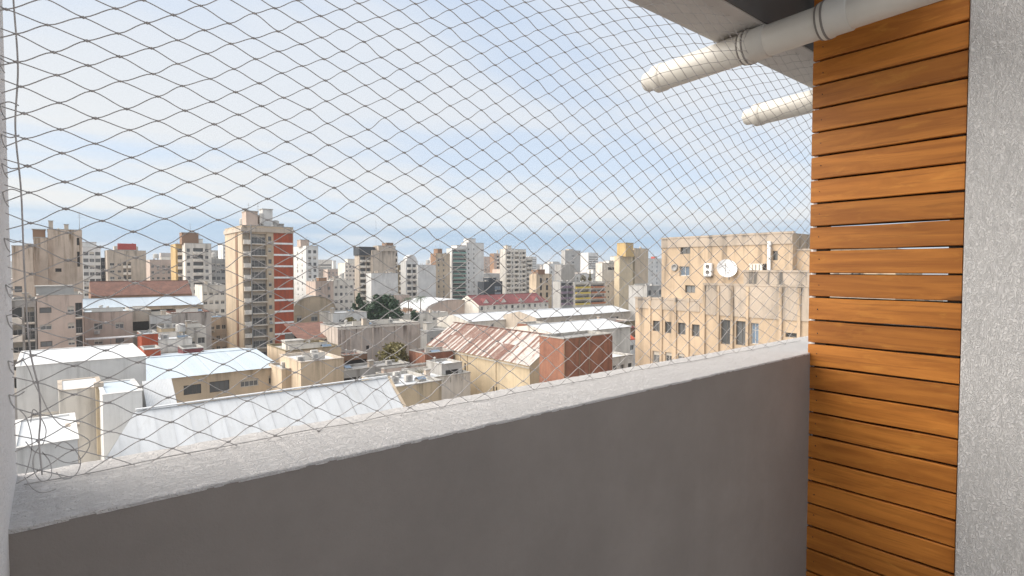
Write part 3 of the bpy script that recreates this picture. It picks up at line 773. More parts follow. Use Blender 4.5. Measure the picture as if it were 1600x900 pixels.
# long roofs in the left middle distance
def tiled_hall(name, label, px0, px1, yt, Y, D, wallh_mat, roofm, rise, cat='building', n=10, sheet=None, fr=None):
    """building with a pitched roof whose front slope faces the balcony, roof laid in sheets"""
    a = at_y(px0, yt, Y); c = at_y(px1, yt, Y); W = c.x-a.x; H = a.z
    root = empty(name, (a.x, Y, 0), label, cat); b = MB()
    face(b, root, (0, 0, 0), (1, 0, 0), (0, -1, 0), W, H, fr, wallh_mat, 0)
    b.poly([(0, D, 0), (0, 0, 0), (0, 0, H), (0, D/2, H+rise), (0, D, H)], wallh_mat); b.poly([(W, 0, 0), (W, D, 0), (W, D, H), (W, D/2, H+rise), (W, 0, H)], wallh_mat)
    b.poly([(W, D, 0), (0, D, 0), (0, D, H), (W, D, H)], wallh_mat); b.build('wall', None, root)
    sw = W/n; me = sheet_mesh('roof_sheet', sw, math.hypot(D/2+.35, rise), roofm); tilt = math.atan2(rise, D/2)
    for i in range(n):
        o = mesh_obj('roof_sheet', me, root, (sw*i, -.35*math.cos(tilt), H+.05-.35*math.sin(tilt)+random.uniform(-.02, .02))); o.rotation_euler = (tilt, 0, 0)
    q = MB(); q.poly([(0, D/2, H+rise+.05), (W, D/2, H+rise+.05), (W, D+.3, H-.1), (0, D+.3, H-.1)], roofm); q.build('back_slope', None, root)
    q = MB(); q.box(0, W, D/2-.2, D/2+.2, H+rise+.06, H+rise+.14, roofm); q.build('ridge_cap', None, root)
    root['dims'] = (W, D, H); FOOT.append((a.x, a.x+W, Y, Y+D))
    return root
def sheet_mesh(nm_, w, l, mat, waves=4, amp=.022):
    k = (nm_, round(w, 2), round(l, 2), mat)
    if k in CACHE: return CACHE[k]
    b = MB(); n = waves*2+1; xs = [w*i/(n-1) for i in range(n)]
    for x, i in zip(xs, range(n)): b.v += [(x, 0, amp*(i % 2)), (x, l, amp*(i % 2))]
    for i in range(n-1): b.f.append((2*i, 2*i+2, 2*i+3, 2*i+1)); b.mi.append(0)
    b.f.append((0, 1, 2*n-1, 2*n-2)[::-1]); b.mi.append(0)
    CACHE[k] = b.mesh(nm_, mat); return CACHE[k]
tiled_hall('brown_tiled_hall', 'long low hall with a dark red brown tiled roof behind the white roofs at left', 142, 300, 462, 215, 14, 'brown', 'redbrown', 4.2, n=24)
tiled_hall('white_roof_hall', 'long low cream hall with a bluish white roof in front of the brown tiled hall', 128, 318, 482, 150, 16, 'cream', 'blue_roof', 1.6, n=22, fr=win(1, [('w', .06, 5, .8, 'void'), ('w', .25, 4, .8, 'void'), ('w', .6, 6, 1.2, 'void'), ('w', .85, 6, 1.0, 'void')], 2.6, .3))
B('cream_two_storey_house', 'cream two storey house with dark windows and a white awning, behind the big white building', 131, 207, 489, 128, 12, 'pinkbeige',
  win(2, [('w', .28, 1.3, 1.2, 'dark'), ('w', .72, 1.3, 1.2, 'dark')], 2.7, 1.4), roof='blue_roof')
q_ = empty('white_awning', at_y(133, 529, 125), 'white awning along the foot of the cream two storey house', 'awning')
b = MB(); b.box(0, 10.5, -2.0, 0, -.1, .05, 'white_trim'); b.build('awning_sheet', None, q_)
b = MB()
for x in (.3, 3.6, 7, 10.2): b = MB(); b.tube((x, -1.9, -.1), (x, -1.9, -5), .06, n=6, mat='rail'); b.build('awning_post', None, q_)
B('grey_walled_yard_house', 'long grey yard wall with a rusty top edge left of the red panelled tower', 266, 330, 490, 140, 8, 'warehouse', cap='redbrown', cat='building')
B('small_white_house', 'small white house with three little windows in front of the grey yard wall', 234, 268, 494, 132, 8, 'white', win(1, row(3, 1.1, 1.0, 'dark'), 2.9, .6))
B('beige_yard_house', 'low beige house with a dark open porch left of the small white house', 207, 236, 486, 133, 8, 'beige', win(1, [('w', .5, 3.2, 1.8, 'void')], 3, 1.2))
B('orange_red_wall_house', 'small house with a bright orange red wall at the corner of the big white building', 221, 247, 523, 112, 6, 'redpanel', roof='blue_roof')
B('grey_shed_roof_house', 'low pale house with a grey flat roof right of the orange red wall', 247, 300, 532, 112, 9, 'offwhite', win(1, row(3, 1.2, 1.0, 'dark')), roof='silver_roof', clutter=[('unit', .3, .4), ('tank', .8, .5, .8, 1.2)])
B('ochre_shed', 'small ochre shed among the pale sheds left of the red panelled tower', 252, 288, 514, 124, 6, 'yellow', win(1, row(2, 1.2, 1.2, 'void')), roof='grey_roof', clutter=[('unit', .7, .5)])
B('pale_sheds', 'pale shed with a grey top beside the base of the red panelled tower', 291, 322, 513, 126, 7, 'offwhite', win(1, row(2, 1.3, 1.2, 'dark')), roof='grey_roof', clutter=[('chim', .6, .5, 1.2)])
B('dark_red_shed', 'small dark red shed on the low roofs near the base of the red panelled tower', 286, 318, 546, 104, 5, 'maroon', roof='grey_roof')
B('red_parapet_shed', 'low shed with a dark red front beside the white building, near the bluish roof', 225, 251, 547, 104, 5, 'redpanel', roof='silver_roof')

# ---- the red panelled tower
T = B('red_panelled_tower', 'tall cream apartment tower with a stack of red panels, highest on the left', 378, 458, 352, 150, pxs=351, wall='cream',
  fr=win(14, [('b', .02, .15, 'solid', 'shut', .5), ('b', .17, .46, 'rail', 'half', .55), ('w', .525, .8, 1.1, 'dark'), ('p', .60, .985, 'redpanel')], 2.93, 1.6),
  lf=dict(n=0, cols=[]), clutter=[('head', .26, .3, 2.8, 4, 4.2, 'pinkbeige'), ('head', .58, .3, 2.5, 3, 5.0, 'white'), ('head', .42, .4, 2.4, 3, 3.4, 'pinkbeige'), ('tank', .45, .2, .5, 2.6), ('unit', .66, .1), ('tank', .2, .5, .9, 1.4), ('tank', .78, .3, .8, 1.0), ('mast', .24, .3, 6.5), ('mast', .5, .5, 7.5), ('head', .86, .5, 3.4, 3, 1.6, 'concrete')])
W_, D_, H_ = T['dims']
b = MB(); b.box(.0, W_, -.35, -.003, H_-1.5, H_-.5, 'beige'); b.box(-.3, -.003, -.35, D_, H_-1.5, H_-.5, 'beige'); b.build('cornice', None, T)
b = MB(); b.box(-.12, -.003, D_*.25, D_*.36, 0, H_-1.6, 'brown'); b.build('flank_strip', None, T)
b = MB(); b.tube((W_*.16, -.3, 0), (W_*.16, -.3, H_+.3), .14, n=8, mat='rail'); b.build('flue', None, T)

# ---- centre left
B('white_window_tower', 'white tower with window columns and a pink tank house behind the red panelled tower', 478, 497, 384, 262, pxs=458, wall='white',
  fr=win(10, [('w', .3, 1.4, 1.5, 'dark'), ('w', .72, 1.4, 1.5, 'dark')], 2.9, 1.5), lf=win(10, [('w', .35, 1.3, 1.4, 'dark'), ('w', .7, 1.3, 1.4, 'dark')], 2.9, 1.8), clutter=[('head', .2, .4, 4, 5, 3.2, 'pinkbeige')])
B('pinkish_house_block', 'pinkish block with one brown side strip behind the vaulted hall', 493, 521, 440, 205, 10, 'pinkbeige', win(3, row(2, 1.0, 1.2)), clutter=[('head', .6, .5, 3, 3, 1.6, 'brown')])
B('cream_window_block', 'cream block dotted with small windows left of the dark cypress', 521, 553, 438, 215, 12, 'offwhite', win(5, row(4, 1.1, 1.2, 'dark'), 2.9, 1.3), clutter=[('chim', .2, .3, 1.6), ('tank', .7, .5, 1, 1.6)])
B('spire_block', 'small pale far block with a thin white mast tower on top', 512, 540, 421, 420, 14, 'pinkbeige', win(3, row(5, 1.4, 1.3)), clutter=[('head', .55, .5, 2.2, 2.2, 7, 'white')])
B('far_grey_block', 'far grey beige block with small windows between the white window tower and the spire', 497, 514, 417, 430, 12, 'grey', win(4, row(3, 1.5, 1.3)))
B('cream_stepped_far_block', 'cream far block left of the dark glass topped tower', 539, 561, 411, 360, 12, 'offwhite', win(5, row(4, 1.5, 1.4, 'dark')), clutter=[('head', .6, .5, 5, 5, 3)])
B('glass_topped_tower', 'brownish tower with a dark glass penthouse on top and balcony rows', 561, 583, 398, 265, 12, 'beige', win(9, [('b', .08, .45, 'solid', 'dark'), ('b', .52, .92, 'solid', 'dark')], 2.9, .6), clutter=[('head', .5, .4, 8.5, 7, 4.2, 'charcoal')])
R_ = B('blank_gabled_tower', 'wide blank beige side wall of a tower with a stepped roofline', 582, 621, 391, 262, 15, 'beige', win(9, [('b', .93, .995, 'solid', 'dark', .5)], 2.9, 1), clutter=[('head', .55, .4, 9.5, 6, 2.6, 'beige'), ('head', .68, .4, 4, 5, 4.2, 'brown'), ('mast', .2, .3, 16)])
B('white_party_wall_block', 'lower white blank walled block in front of the gabled beige tower', 580, 622, 427, 245, 10, 'white', clutter=[('chim', .3, .3, 1.4)])
B('dark_olive_block', 'narrow dark olive brown block right of the blank beige tower', 622, 635, 414, 290, 12, 'olive', win(7, [('b', .15, .85, 'solid', 'dark')], 2.9, 1))
A_ = B('arch_topped_block', 'white block with dark balcony columns under a round arched top', 634, 653, 408, 252, 12, 'white', win(9, [('b', .12, .45, 'solid', 'dark'), ('b', .55, .9, 'solid', 'dark')], 2.9, 1.2))
W_, D_, H_ = A_['dims']
b = MB(); pts = [(W_*.5+W_*.42*math.cos(t), 0, H_-.05+3.3*math.sin(t)) for t in np.linspace(0, math.pi, 17)]; pk = [(x, 4, z) for x, y, z in pts]
b.poly([(x, -.02, z) for x, y, z in pts][::-1], 'white')
for i in range(16): b.poly([(pts[i][0], -.02, pts[i][2]), (pts[i+1][0], -.02, pts[i+1][2]), pk[i+1], pk[i]], 'white')
b.build('roof_arch', None, A_)
B('white_blank_block', 'plain white blank walled block right of the arch topped block', 653, 681, 414, 250, 12, 'white', roof='silver_roof', clutter=[('tank', .7, .5, 1, 1.6)])
# vaulted hall, white house, wall
def vault_hall(name, label, px0, px1, yt, Y, D, rise, wall, roofm, fr=None, along='x', n=12):
    a = at_y(px0, yt, Y); c = at_y(px1, yt, Y); W = c.x-a.x; H = a.z
    root = empty(name, (a.x, Y, 0), label, 'hall'); b = MB()
    face(b, root, (0, 0, 0), (1, 0, 0), (0, -1, 0), W, H, fr, wall, 0)
    b.poly([(0, D, 0), (0, 0, 0), (0, 0, H), (0, D, H)], wall); b.poly([(W, 0, 0), (W, D, 0), (W, D, H), (W, 0, H)], wall)
    arc = [(W/2-W/2*math.cos(t), H+rise*math.sin(t)) for t in np.linspace(0, math.pi, n+1)]
    if along == 'y':
        b.poly([(x, 0, z) for x, z in arc][::-1], wall); b.poly([(x, D, z) for x, z in arc], wall); b.build('wall', None, root)
        for i in range(n):
            q = MB(); (x0, z0), (x1, z1) = arc[i], arc[i+1]; q.poly([(x0, -.3, z0+.04), (x1, -.3, z1+.04), (x1, D+.3, z1+.04), (x0, D+.3, z0+.04)], roofm); q.poly([(x0, -.3, z0-.1), (x1, -.3, z1-.1), (x1, -.3, z1+.04), (x0, -.3, z0+.04)], roofm); q.build('roof_sheet', None, root)
    else:
        arc = [(D/2-D/2*math.cos(t), H+rise*math.sin(t)) for t in np.linspace(0, math.pi, n+1)]
        b.poly([(0, y, z) for y, z in arc], wall); b.poly([(W, y, z) for y, z in arc][::-1], wall); b.build('wall', None, root)
        for i in range(n):
            q = MB(); (y0, z0), (y1, z1) = arc[i], arc[i+1]; q.poly([(-.2, y0, z0+.04), (W+.2, y0, z0+.04), (W+.2, y1, z1+.04), (-.2, y1, z1+.04)], roofm); q.build('roof_sheet', None, root)
    root['dims'] = (W, D, H); FOOT.append((a.x, a.x+W, Y, Y+D))
    return root
vault_hall('vaulted_hall', 'hall with a wide rounded beige gable just right of the red panelled tower', 457, 524, 486, 166, 10, 4.2, 'cream', 'concrete', win(1, [('w', .15, 1.4, 1.9, 'dark'), ('w', .5, 2.0, 2.0, 'half'), ('w', .86, 1.6, 1.7, 'dark')], 3, .6), 'y')
B('white_roof_house', 'white house with little dark windows and a white roof under the cypress', 520, 573, 490, 150, 10, 'white', win(1, [('w', .25, 1.4, 1.3, 'dark'), ('w', .6, 2.0, 1.6, 'void'), ('w', .85, 1.3, 1.3, 'plain')], 3, 1), roof='white_roof')
B('white_dormer_house', 'small white walled house with two round openings behind the dark girder sheds', 498, 526, 512, 122, 7, 'white', win(1, row(2, .7, .8, 'dark'), 2.6, .5), roof='silver_roof')
B('low_tan_house', 'low tan house with a flat roof behind the dark conifer', 592, 640, 462, 215, 10, 'pinkbeige', win(2, row(4, 1.2, 1.2)), roof='grey_roof')
B('low_brown_house', 'low brownish house with a tile coloured front between conifer and palms', 640, 668, 482, 200, 9, 'brown', win(2, row(3, 1.3, 1.2, 'dark')), roof='redbrown')
B('cream_terrace_house', 'long low cream terrace house in front of the palms', 625, 700, 492, 178, 9, 'offwhite', win(1, row(5, 1.3, 1.2, 'dark'), 2.8, .8), roof='silver_roof', clutter=[('unit', .3, .5), ('chim', .7, .5, 1.3)])
# dark girder sheds
q_ = empty('girder_shed', at_y(468, 548, 112)-Vector((0, 0, at_y(468, 548, 112).z)), 'dark open shed with steel girders and posts right of the red panelled tower', 'shed')
zt_ = at_y(459, 519, 112).z; w_ = at_y(527, 519, 112).x-at_y(468, 519, 112).x
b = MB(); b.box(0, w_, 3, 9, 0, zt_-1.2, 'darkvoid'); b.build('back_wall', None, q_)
b = MB(); b.poly([(-.3, -.5, zt_-1.5), (w_+.3, -.5, zt_-1.5), (w_+.3, 9, zt_+.9), (-.3, 9, zt_+.9)], 'redbrown'); b.box(-.3, w_+.3, -.56, -.5, zt_-1.8, zt_-1.5, 'beige'); b.build('roof', None, q_)
for k in range(6):
    b = MB(); x = w_*k/5; b.box(x-.15, x+.15, -.15, .15, 0, zt_-1.6, 'beige'); b.build('post', None, q_)
for k in range(5):
    b = MB(); x = w_*k/5; b.tube((x, 0, zt_-4.4), (x+w_/5, 0, zt_-1.9), .12, n=6, mat='concrete'); b.build('girder', None, q_)
# stained warehouse
WH = B('stained_warehouse', 'big stained grey beige warehouse wall with pilasters in the middle of the roofs', 527, 655, 512, 106, 9, 'warehouse',
  dict(n=0, cols=[], extra=[(9.6, 10.9, 5.6, 8.6, 'shut'), (13.3, 13.9, 8.6, 9.2, 'void'), (6.0, 6.7, 9.6, 10.4, 'void')]), roof='concrete', clutter=[('chim', .35, .2, 1.6), ('unit', .5, .4), ('chim', .4, .3, 1.2), ('unit', .75, .5)])
W_, D_, H_ = WH['dims']
for f in (.0, .035, .09, .14, .27, .40, .52, .68, .84, .985):
    b = MB(); w = .3 if f < .2 else .45; b.box(W_*f, W_*f+w, -.22, -.003, 0, H_-.3, 'warehouse', 'k'); b.build('pilaster', None, WH)
b = MB(); b.box(0, W_, -.12, -.003, H_-.5, H_-.1, 'offwhite', 'k'); b.build('cornice', None, WH)
B('dark_lean_to', 'low dark brown lean to at the foot of the stained warehouse', 538, 574, 556, 98, 5, 'brown', win(1, [('w', .5, 4.2, 2.6, 'void')], 3.4, .4), roof='redbrown')
B('long_yard_wall', 'low pale yard wall with stains running in front of the shrub', 600, 700, 577, 86, 1.0, 'pinkbeige', cat='wall', cap='concrete')
B('pale_yard_house', 'low pale house with a grey flat roof and weeds, above the balcony coping at centre', 632, 735, 597, 78, 10, 'offwhite', roof='silver_roof')
B('dark_garages', 'row of dark open garages behind the white shed roof', 536, 640, 580, 90, 5, 'grey', win(1, row(5, 2.2, 2.2, 'void'), 3.2, .5), roof='grey_roof')
B('tan_roof_house', 'tan house with a weathered flat roof just right of the white shed roof', 614, 690, 606, 62, 9, 'yellow', roof='white_roof', clutter=[('unit', .3, .4)])

# ---- centre
B('brown_cream_narrow_tower', 'narrow tower half brown half cream with a brown arch, left of the green balcony tower', 681, 703, 396, 258, 11, 'cream', win(9, [('w', .2, 1.0, 1.3, 'dark'), ('w', .55, .9, 1.3, 'plain')], 2.9, 2), clutter=[('head', .3, .4, 3, 4, 2.8, 'brown'), ('mast', .15, .4, 5)], lwall='brown')
G_ = B('green_balcony_tower', 'white tower with a stack of green glass balconies', 706, 729, 388, 262, 14, 'white', win(12, [('b', .06, .94, 'glass', 'dark', .7)], 2.35, .6), clutter=[('head', .6, .4, 6, 6, 2.0, 'white')])
B('white_slab_tower', 'tall plain white slab joined to the right of the green balcony tower', 729, 756, 379, 262, 14, 'white', win(11, [('w', .12, .8, 1.2, 'dark'), ('w', .42, .7, 1.2, 'plain')], 2.7, 2.5), clutter=[('head', .3, .4, 5, 5, 2.6, 'white')])
B('pale_pink_far_tower', 'pale pink far tower behind the charcoal house', 755, 772, 401, 380, 12, 'pinkbeige', win(8, row(2, 1.6, 1.5)))
B('pink_striped_tower', 'far tower with pink brown vertical stripes left of the big textured white tower', 772, 789, 396, 350, 12, 'pinkbeige', win(9, [('b', .25, .45, 'solid', 'dark'), ('b', .65, .85, 'solid', 'dark')], 2.9, 1.4), lwall='brown', clutter=[('chim', .5, .5, 3)])
B('charcoal_house', 'charcoal grey modern house with dark glass below the pink striped tower', 756, 785, 440, 235, 12, 'charcoal', win(3, [('w', .75, 4.2, 1.8, 'blue')], 3.2, 1.5), clutter=[('head', .45, .4, 5, 5, 2.3, 'charcoal')])
B('textured_white_tower', 'broad white tower peppered with small balconies and windows, right of the charcoal house', 790, 822, 389, 255, 14, 'offwhite', win(11, [('b', .06, .24, 'solid'), ('w', .34, 1.2, 1.3), ('b', .44, .62, 'solid'), ('w', .74, 1.2, 1.3), ('b', .82, .97, 'solid')], 2.75, 1.2), clutter=[('head', .2, .4, 3, 4, 2.2, 'offwhite'), ('chim', .1, .2, 2.6)])
B('textured_white_wing', 'lower right wing of the broad textured white tower', 822, 832, 402, 256, 12, 'offwhite', win(8, [('b', .1, .9, 'solid')], 2.75, 1.2))
B('cream_arch_house', 'cream house with tall dark openings right of the textured white tower', 838, 862, 428, 215, 11, 'cream', win(3, [('w', .3, 1.6, 2.6, 'void'), ('w', .7, 1.6, 2.6, 'void')], 3.8, 1.2), clutter=[('head', .3, .4, 5, 5, 2.5, 'brown')])
B('far_white_flats', 'white far flats with many small windows left of the grey tank', 858, 880, 412, 265, 12, 'white', win(7, row(3, 1.6, 1.3)), clutter=[('head', .5, .5, 6, 5, 1.5, 'white')])
vault_hall('white_vault_hall', 'low hall with a smooth white vaulted roof left of the maroon roof', 664, 748, 487, 190, 22, 4.4, 'pinkbeige', 'white_roof', None, 'y', 14)
MR = tiled_hall('maroon_roof_hall', 'long cream hall with a maroon roof and a row of small arched windows', 748, 857, 477, 180, 16, 'offwhite', 'maroon', 3.6, n=18, fr=win(1, row(12, 1.2, 1.4, 'dark'), 2.6, .3))
W_, D_, H_ = MR['dims']
for k in range(4):
    b = MB(); x = W_*(.12+.24*k); b.poly([(x-1.6, 1.2, H_+.5), (x+1.6, 1.2, H_+.5), (x, 1.2, H_+2.3)], 'offwhite'); b.poly([(x-1.8, 1.1, H_+.45), (x, 1.1, H_+2.5), (x, 6, H_+2.5)], 'maroon'); b.poly([(x, 1.1, H_+2.5), (x+1.8, 1.1, H_+.45), (x, 6, H_+2.5)], 'maroon'); b.build('dormer', None, MR)
tiled_hall('white_sheet_hall', 'long low hall with a white sheet roof in front of the maroon roof', 732, 905, 503, 140, 18, 'offwhite', 'white_roof', 1.6, n=24, fr=win(1, row(8, 1.2, 1.2, 'dark'), 2.6, .6))
tiled_hall('long_white_roof_hall', 'low hall with a long white roof below the coloured balcony block', 838, 985, 497, 125, 16, 'beige', 'white_roof', 1.5, n=20, fr=win(1, [('w', .3, 6, 1.6, 'void'), ('w', .6, 1.2, 1.2, 'dark'), ('w', .8, 5, 1.6, 'void')], 2.8, .6))

# ---- the rusty warehouse: ridge runs away from the balcony
XE, XR, Y0_, Y1_, ZE_, ZR_ = 60.0, 66.7, 68.0, 100.6, EYE-15.8, EYE-11.6
FW = empty('rusty_roof_warehouse', (XE, Y0_, 0), 'yellowish warehouse under a rust streaked corrugated roof, middle right', 'warehouse')
b = MB(); D_ = Y1_-Y0_; W_ = 2*(XR-XE)
face(b, FW, (0, D_, 0), (0, -1, 0), (-1, 0, 0), D_, ZE_, dict(n=0, cols=[], extra=[(22.5, 23.7, 3.0, 5.2, 'void'), (13.6, 14.4, 6.0, 8.2, 'dark')]), 'yellow', -math.pi/2)
for y, fl in ((0, 1), (D_, -1)):
    p = [(0, y, 0), (W_, y, 0), (W_, y, ZE_), (W_/2, y, ZR_), (0, y, ZE_)]; b.poly(p if fl > 0 else p[::-1], 'yellow')
b.poly([(W_, 0, 0), (W_, D_, 0), (W_, D_, ZE_), (W_, 0, ZE_)], 'yellow'); b.build('wall', None, FW)
sl = math.hypot(XR-XE+.3, (ZR_-ZE_)*(XR-XE+.3)/(XR-XE)); tilt = math.atan2(ZR_-ZE_, XR-XE)
rr_ = random.Random(5)
NS = 58
for i in range(NS):
    y = D_-(i+1)*D_/NS
    for j in range(2):
        t = i/NS
        mt = rr_.choices(['rust_a', 'rust_b', 'rust_c'], [4, 3, 2.6] if t < .62 else ([2.5, 2, 4] if t < .85 else [.8, .4, 6]))[0]
        me = sheet_mesh('roof_sheet', D_/NS, sl/2+.12, mt, 3, .03)
        o = mesh_obj('roof_sheet', me, FW, (-.3*math.cos(tilt)+j*sl/2*math.cos(tilt), y+D_/NS, ZE_-.3*math.sin(tilt)+.06+j*sl/2*math.sin(tilt)+.03*(2-j)+rr_.uniform(-.015, .02)))
        # local x runs along the ridge towards the balcony, local y up the slope
        o.rotation_euler = Matrix(((0, math.cos(tilt), -math.sin(tilt)), (-1, 0, 0), (0, math.sin(tilt), math.cos(tilt)))).to_euler()
b = MB(); b.poly([(W_/2, 0, ZR_+.08), (W_+.3, 0, ZE_-.1), (W_+.3, D_, ZE_-.1), (W_/2, D_, ZR_+.08)], 'rust_a'); b.build('back_slope', None, FW)
b = MB(); b.box(W_/2-.25, W_/2+.25, -.1, D_+.1, ZR_+.12, ZR_+.2, 'rust_b'); b.build('ridge_cap', None, FW)
b = MB(); b.box(-.5, -.34, -.1, D_, ZE_-.42, ZE_-.28, 'concrete'); b.build('gutter', None, FW)
for f in (.0, .28, .55, .62, .99):
    b = MB(); y = D_*f; b.box(-.14, -.003, y, y+.35, 0, ZE_-.3, 'yellow'); b.build('pilaster', None, FW)
B('rusty_lean_to', 'low rust brown shed in the yard left of the yellowish warehouse', 664, 708, 553, 90, 6, 'brick', win(1, [('w', .4, 2.4, 2.2, 'void')], 3, .6), roof='rust_b')
B('grey_yard_shed', 'small grey roofed shed in the yard left of the yellowish warehouse', 690, 722, 570, 80, 5, 'grey', win(1, [('w', .5, 2.6, 2.2, 'void')], 3, .5), roof='silver_roof')
# ---- brick building and neighbours
BK = B('brick_block', 'square orange brick block with dark corner seams, in front of the white roofs at right', 881, 956, 530, 50.5, 4.6, 'brick', roof='grey_roof', cap='concrete')
W_, D_, H_ = BK['dims']
for f in (-.0, .30, .50, .985):
    b = MB(); b.box(W_*f, W_*f+.16, -.1, -.003, 0, H_-.25, 'brown' if f < .9 else 'brick'); b.build('seam', None, BK)
B('small_brick_block', 'smaller orange brick block behind the rusty roof', 826, 856, 507, 92, 7, 'brick', roof='flat_roof', pxs=816)
tiled_hall('flat_white_roof_block', 'pale building with a wide whitish grey roof directly behind the brick block', 866, 985, 522, 72, 14, 'offwhite', 'grey_sheet' if False else 'white_roof', 1.0, n=16)
B('brown_hedge_house', 'brown fronted house with ochre patches under the long white roof at right', 905, 992, 509, 96, 9, 'olive', win(1, row(4, 1.2, 1.4, 'void'), 2.8, .8), roof='redbrown')
B('red_awning_house', 'small white house with a red orange awning left of the peach building', 962, 996, 533, 78, 7, 'white', win(2, row(2, 1.4, 1.2, 'dark'), 2.9, .5), roof='blue_roof')
aw = empty('red_awning', at_y(974, 527, 76), 'red orange awning sloping out beside the peach building', 'awning')
b = MB(); b.poly([(0, 0, .5), (2.2, 0, .5), (2.2, -1.4, -.3), (0, -1.4, -.3)], 'redawn'); b.poly([(0, -1.4, -.55), (2.2, -1.4, -.55), (2.2, -1.4, -.3), (0, -1.4, -.3)], 'redawn'); b.build('awning_cloth', None, aw)
b = MB(); b.tube((0, 0, .5), (0, -1.4, -.32), .03, n=5, mat='rail'); b.tube((2.2, 0, .5), (2.2, -1.4, -.32), .03, n=5, mat='rail'); b.build('awning_frame', None, aw)
B('small_white_roof_house', 'small white house with dark square windows low beside the peach building', 955, 990, 560, 60, 6, 'white', win(1, row(3, 1.0, .9, 'dark'), 2.6, .5), roof='silver_roof')
B('maroon_canopy_house', 'dark house with a maroon canopy edge touching the peach building', 975, 1000, 514, 88, 7, 'brown', win(1, row(2, 1.4, 1.4, 'void')), roof='redbrown', cap='maroon')

# ---- right middle distance
CB = B('coloured_balcony_block', 'apartment block with yellow and orange striped balconies', 897, 946, 441, 195, 6, 'offwhite', win(4, [('b', .04, .48, 'yellow', 'half', .9), ('b', .53, .97, 'orange', 'half', .9)], 2.75, .5), roof='grey_roof', clutter=[('unit', .3, .3)])
B('purple_balcony_block', 'block with two columns of dull purple balconies left of the striped balcony block', 876, 897, 440, 196, 6, 'grey', win(4, [('b', .05, .45, 'purple', 'dark', .6), ('b', .55, .95, 'purple', 'dark', .6)], 2.75, .4), roof='grey_roof')
B('grey_windowless_block', 'plain grey windowless block above the purple balconies', 877, 898, 414, 230, 10, 'grey', cap='offwhite')
B('greenish_far_slab', 'greenish grey far slab showing over the grey windowless block', 883, 907, 391, 400, 14, 'grey', win(5, [('w', .5, 3.5, 1.4, 'dark')], 3.2, 4), clutter=[('head', .4, .5, 6, 5, 1.5, 'beige')])
B('white_terrace_block', 'white block with planted roof terrace behind the striped balcony block', 898, 942, 428, 235, 12, 'white', win(4, row(5, 1.4, 1.3)), clutter=[('head', .8, .6, 6, 5, 3.0, 'white')])
B('white_stepped_block', 'off white stepped block with one long dark window band', 941, 969, 411, 212, 5, 'offwhite', win(1, [('w', .55, 7.2, 1.5, 'void')], 3, 1.8, ), clutter=[('head', .85, .4, 3.4, 4, 4.2, 'offwhite'), ('head', .5, .4, 4, 4, 1.6, 'white')])
B('lower_stepped_wing', 'lower off white wing with small dark windows in front of the stepped block', 943, 969, 440, 203, 4, 'offwhite', win(4, [('w', .3, 1.2, 1.0, 'dark'), ('w', .7, 2.2, 1.0, 'dark')], 3, 1.0))
OT = B('ochre_capped_tower', 'tall cream tower with an ochre yellow tank house on top', 968, 990, 400, 190, 3.5, 'yellow', None, clutter=[('head', .52, .35, 6.2, 6, 7.2, 'ochre'), ('head', .9, .3, 2, 3, 3.4, 'ochre')])
W_, D_, H_ = OT['dims']
b = MB(); b.box(W_-.5, W_+.9, -.15, -.003, 0, H_+.4, 'olive'); b.build('dark_seam', None, OT)
B('cream_slab_tower', 'plain pale cream slab tower joined to the right of the ochre capped tower', 991, 1013, 388, 192, 4, 'cream', clutter=[('chim', .6, .4, 1.2)])
B('white_sign_tower', 'white far tower with a column of small reddish and blue windows beside the peach building', 1013, 1034, 404, 240, 12, 'white', win(8, [('w', .3, 1.1, 1.2, 'plain'), ('w', .65, 1.3, 1.4, 'blue')], 2.9, 1.5), clutter=[('mast', .5, .3, 6), ('head', .7, .6, 3, 3, 1.8, 'redpaint')])
B('dark_railing_block', 'low block with dark roof railings between the white tower and the peach building', 1011, 1036, 447, 120, 8, 'grey', win(2, row(3, 1.6, 1.6, 'dark'), 3, .4), roof='grey_roof')

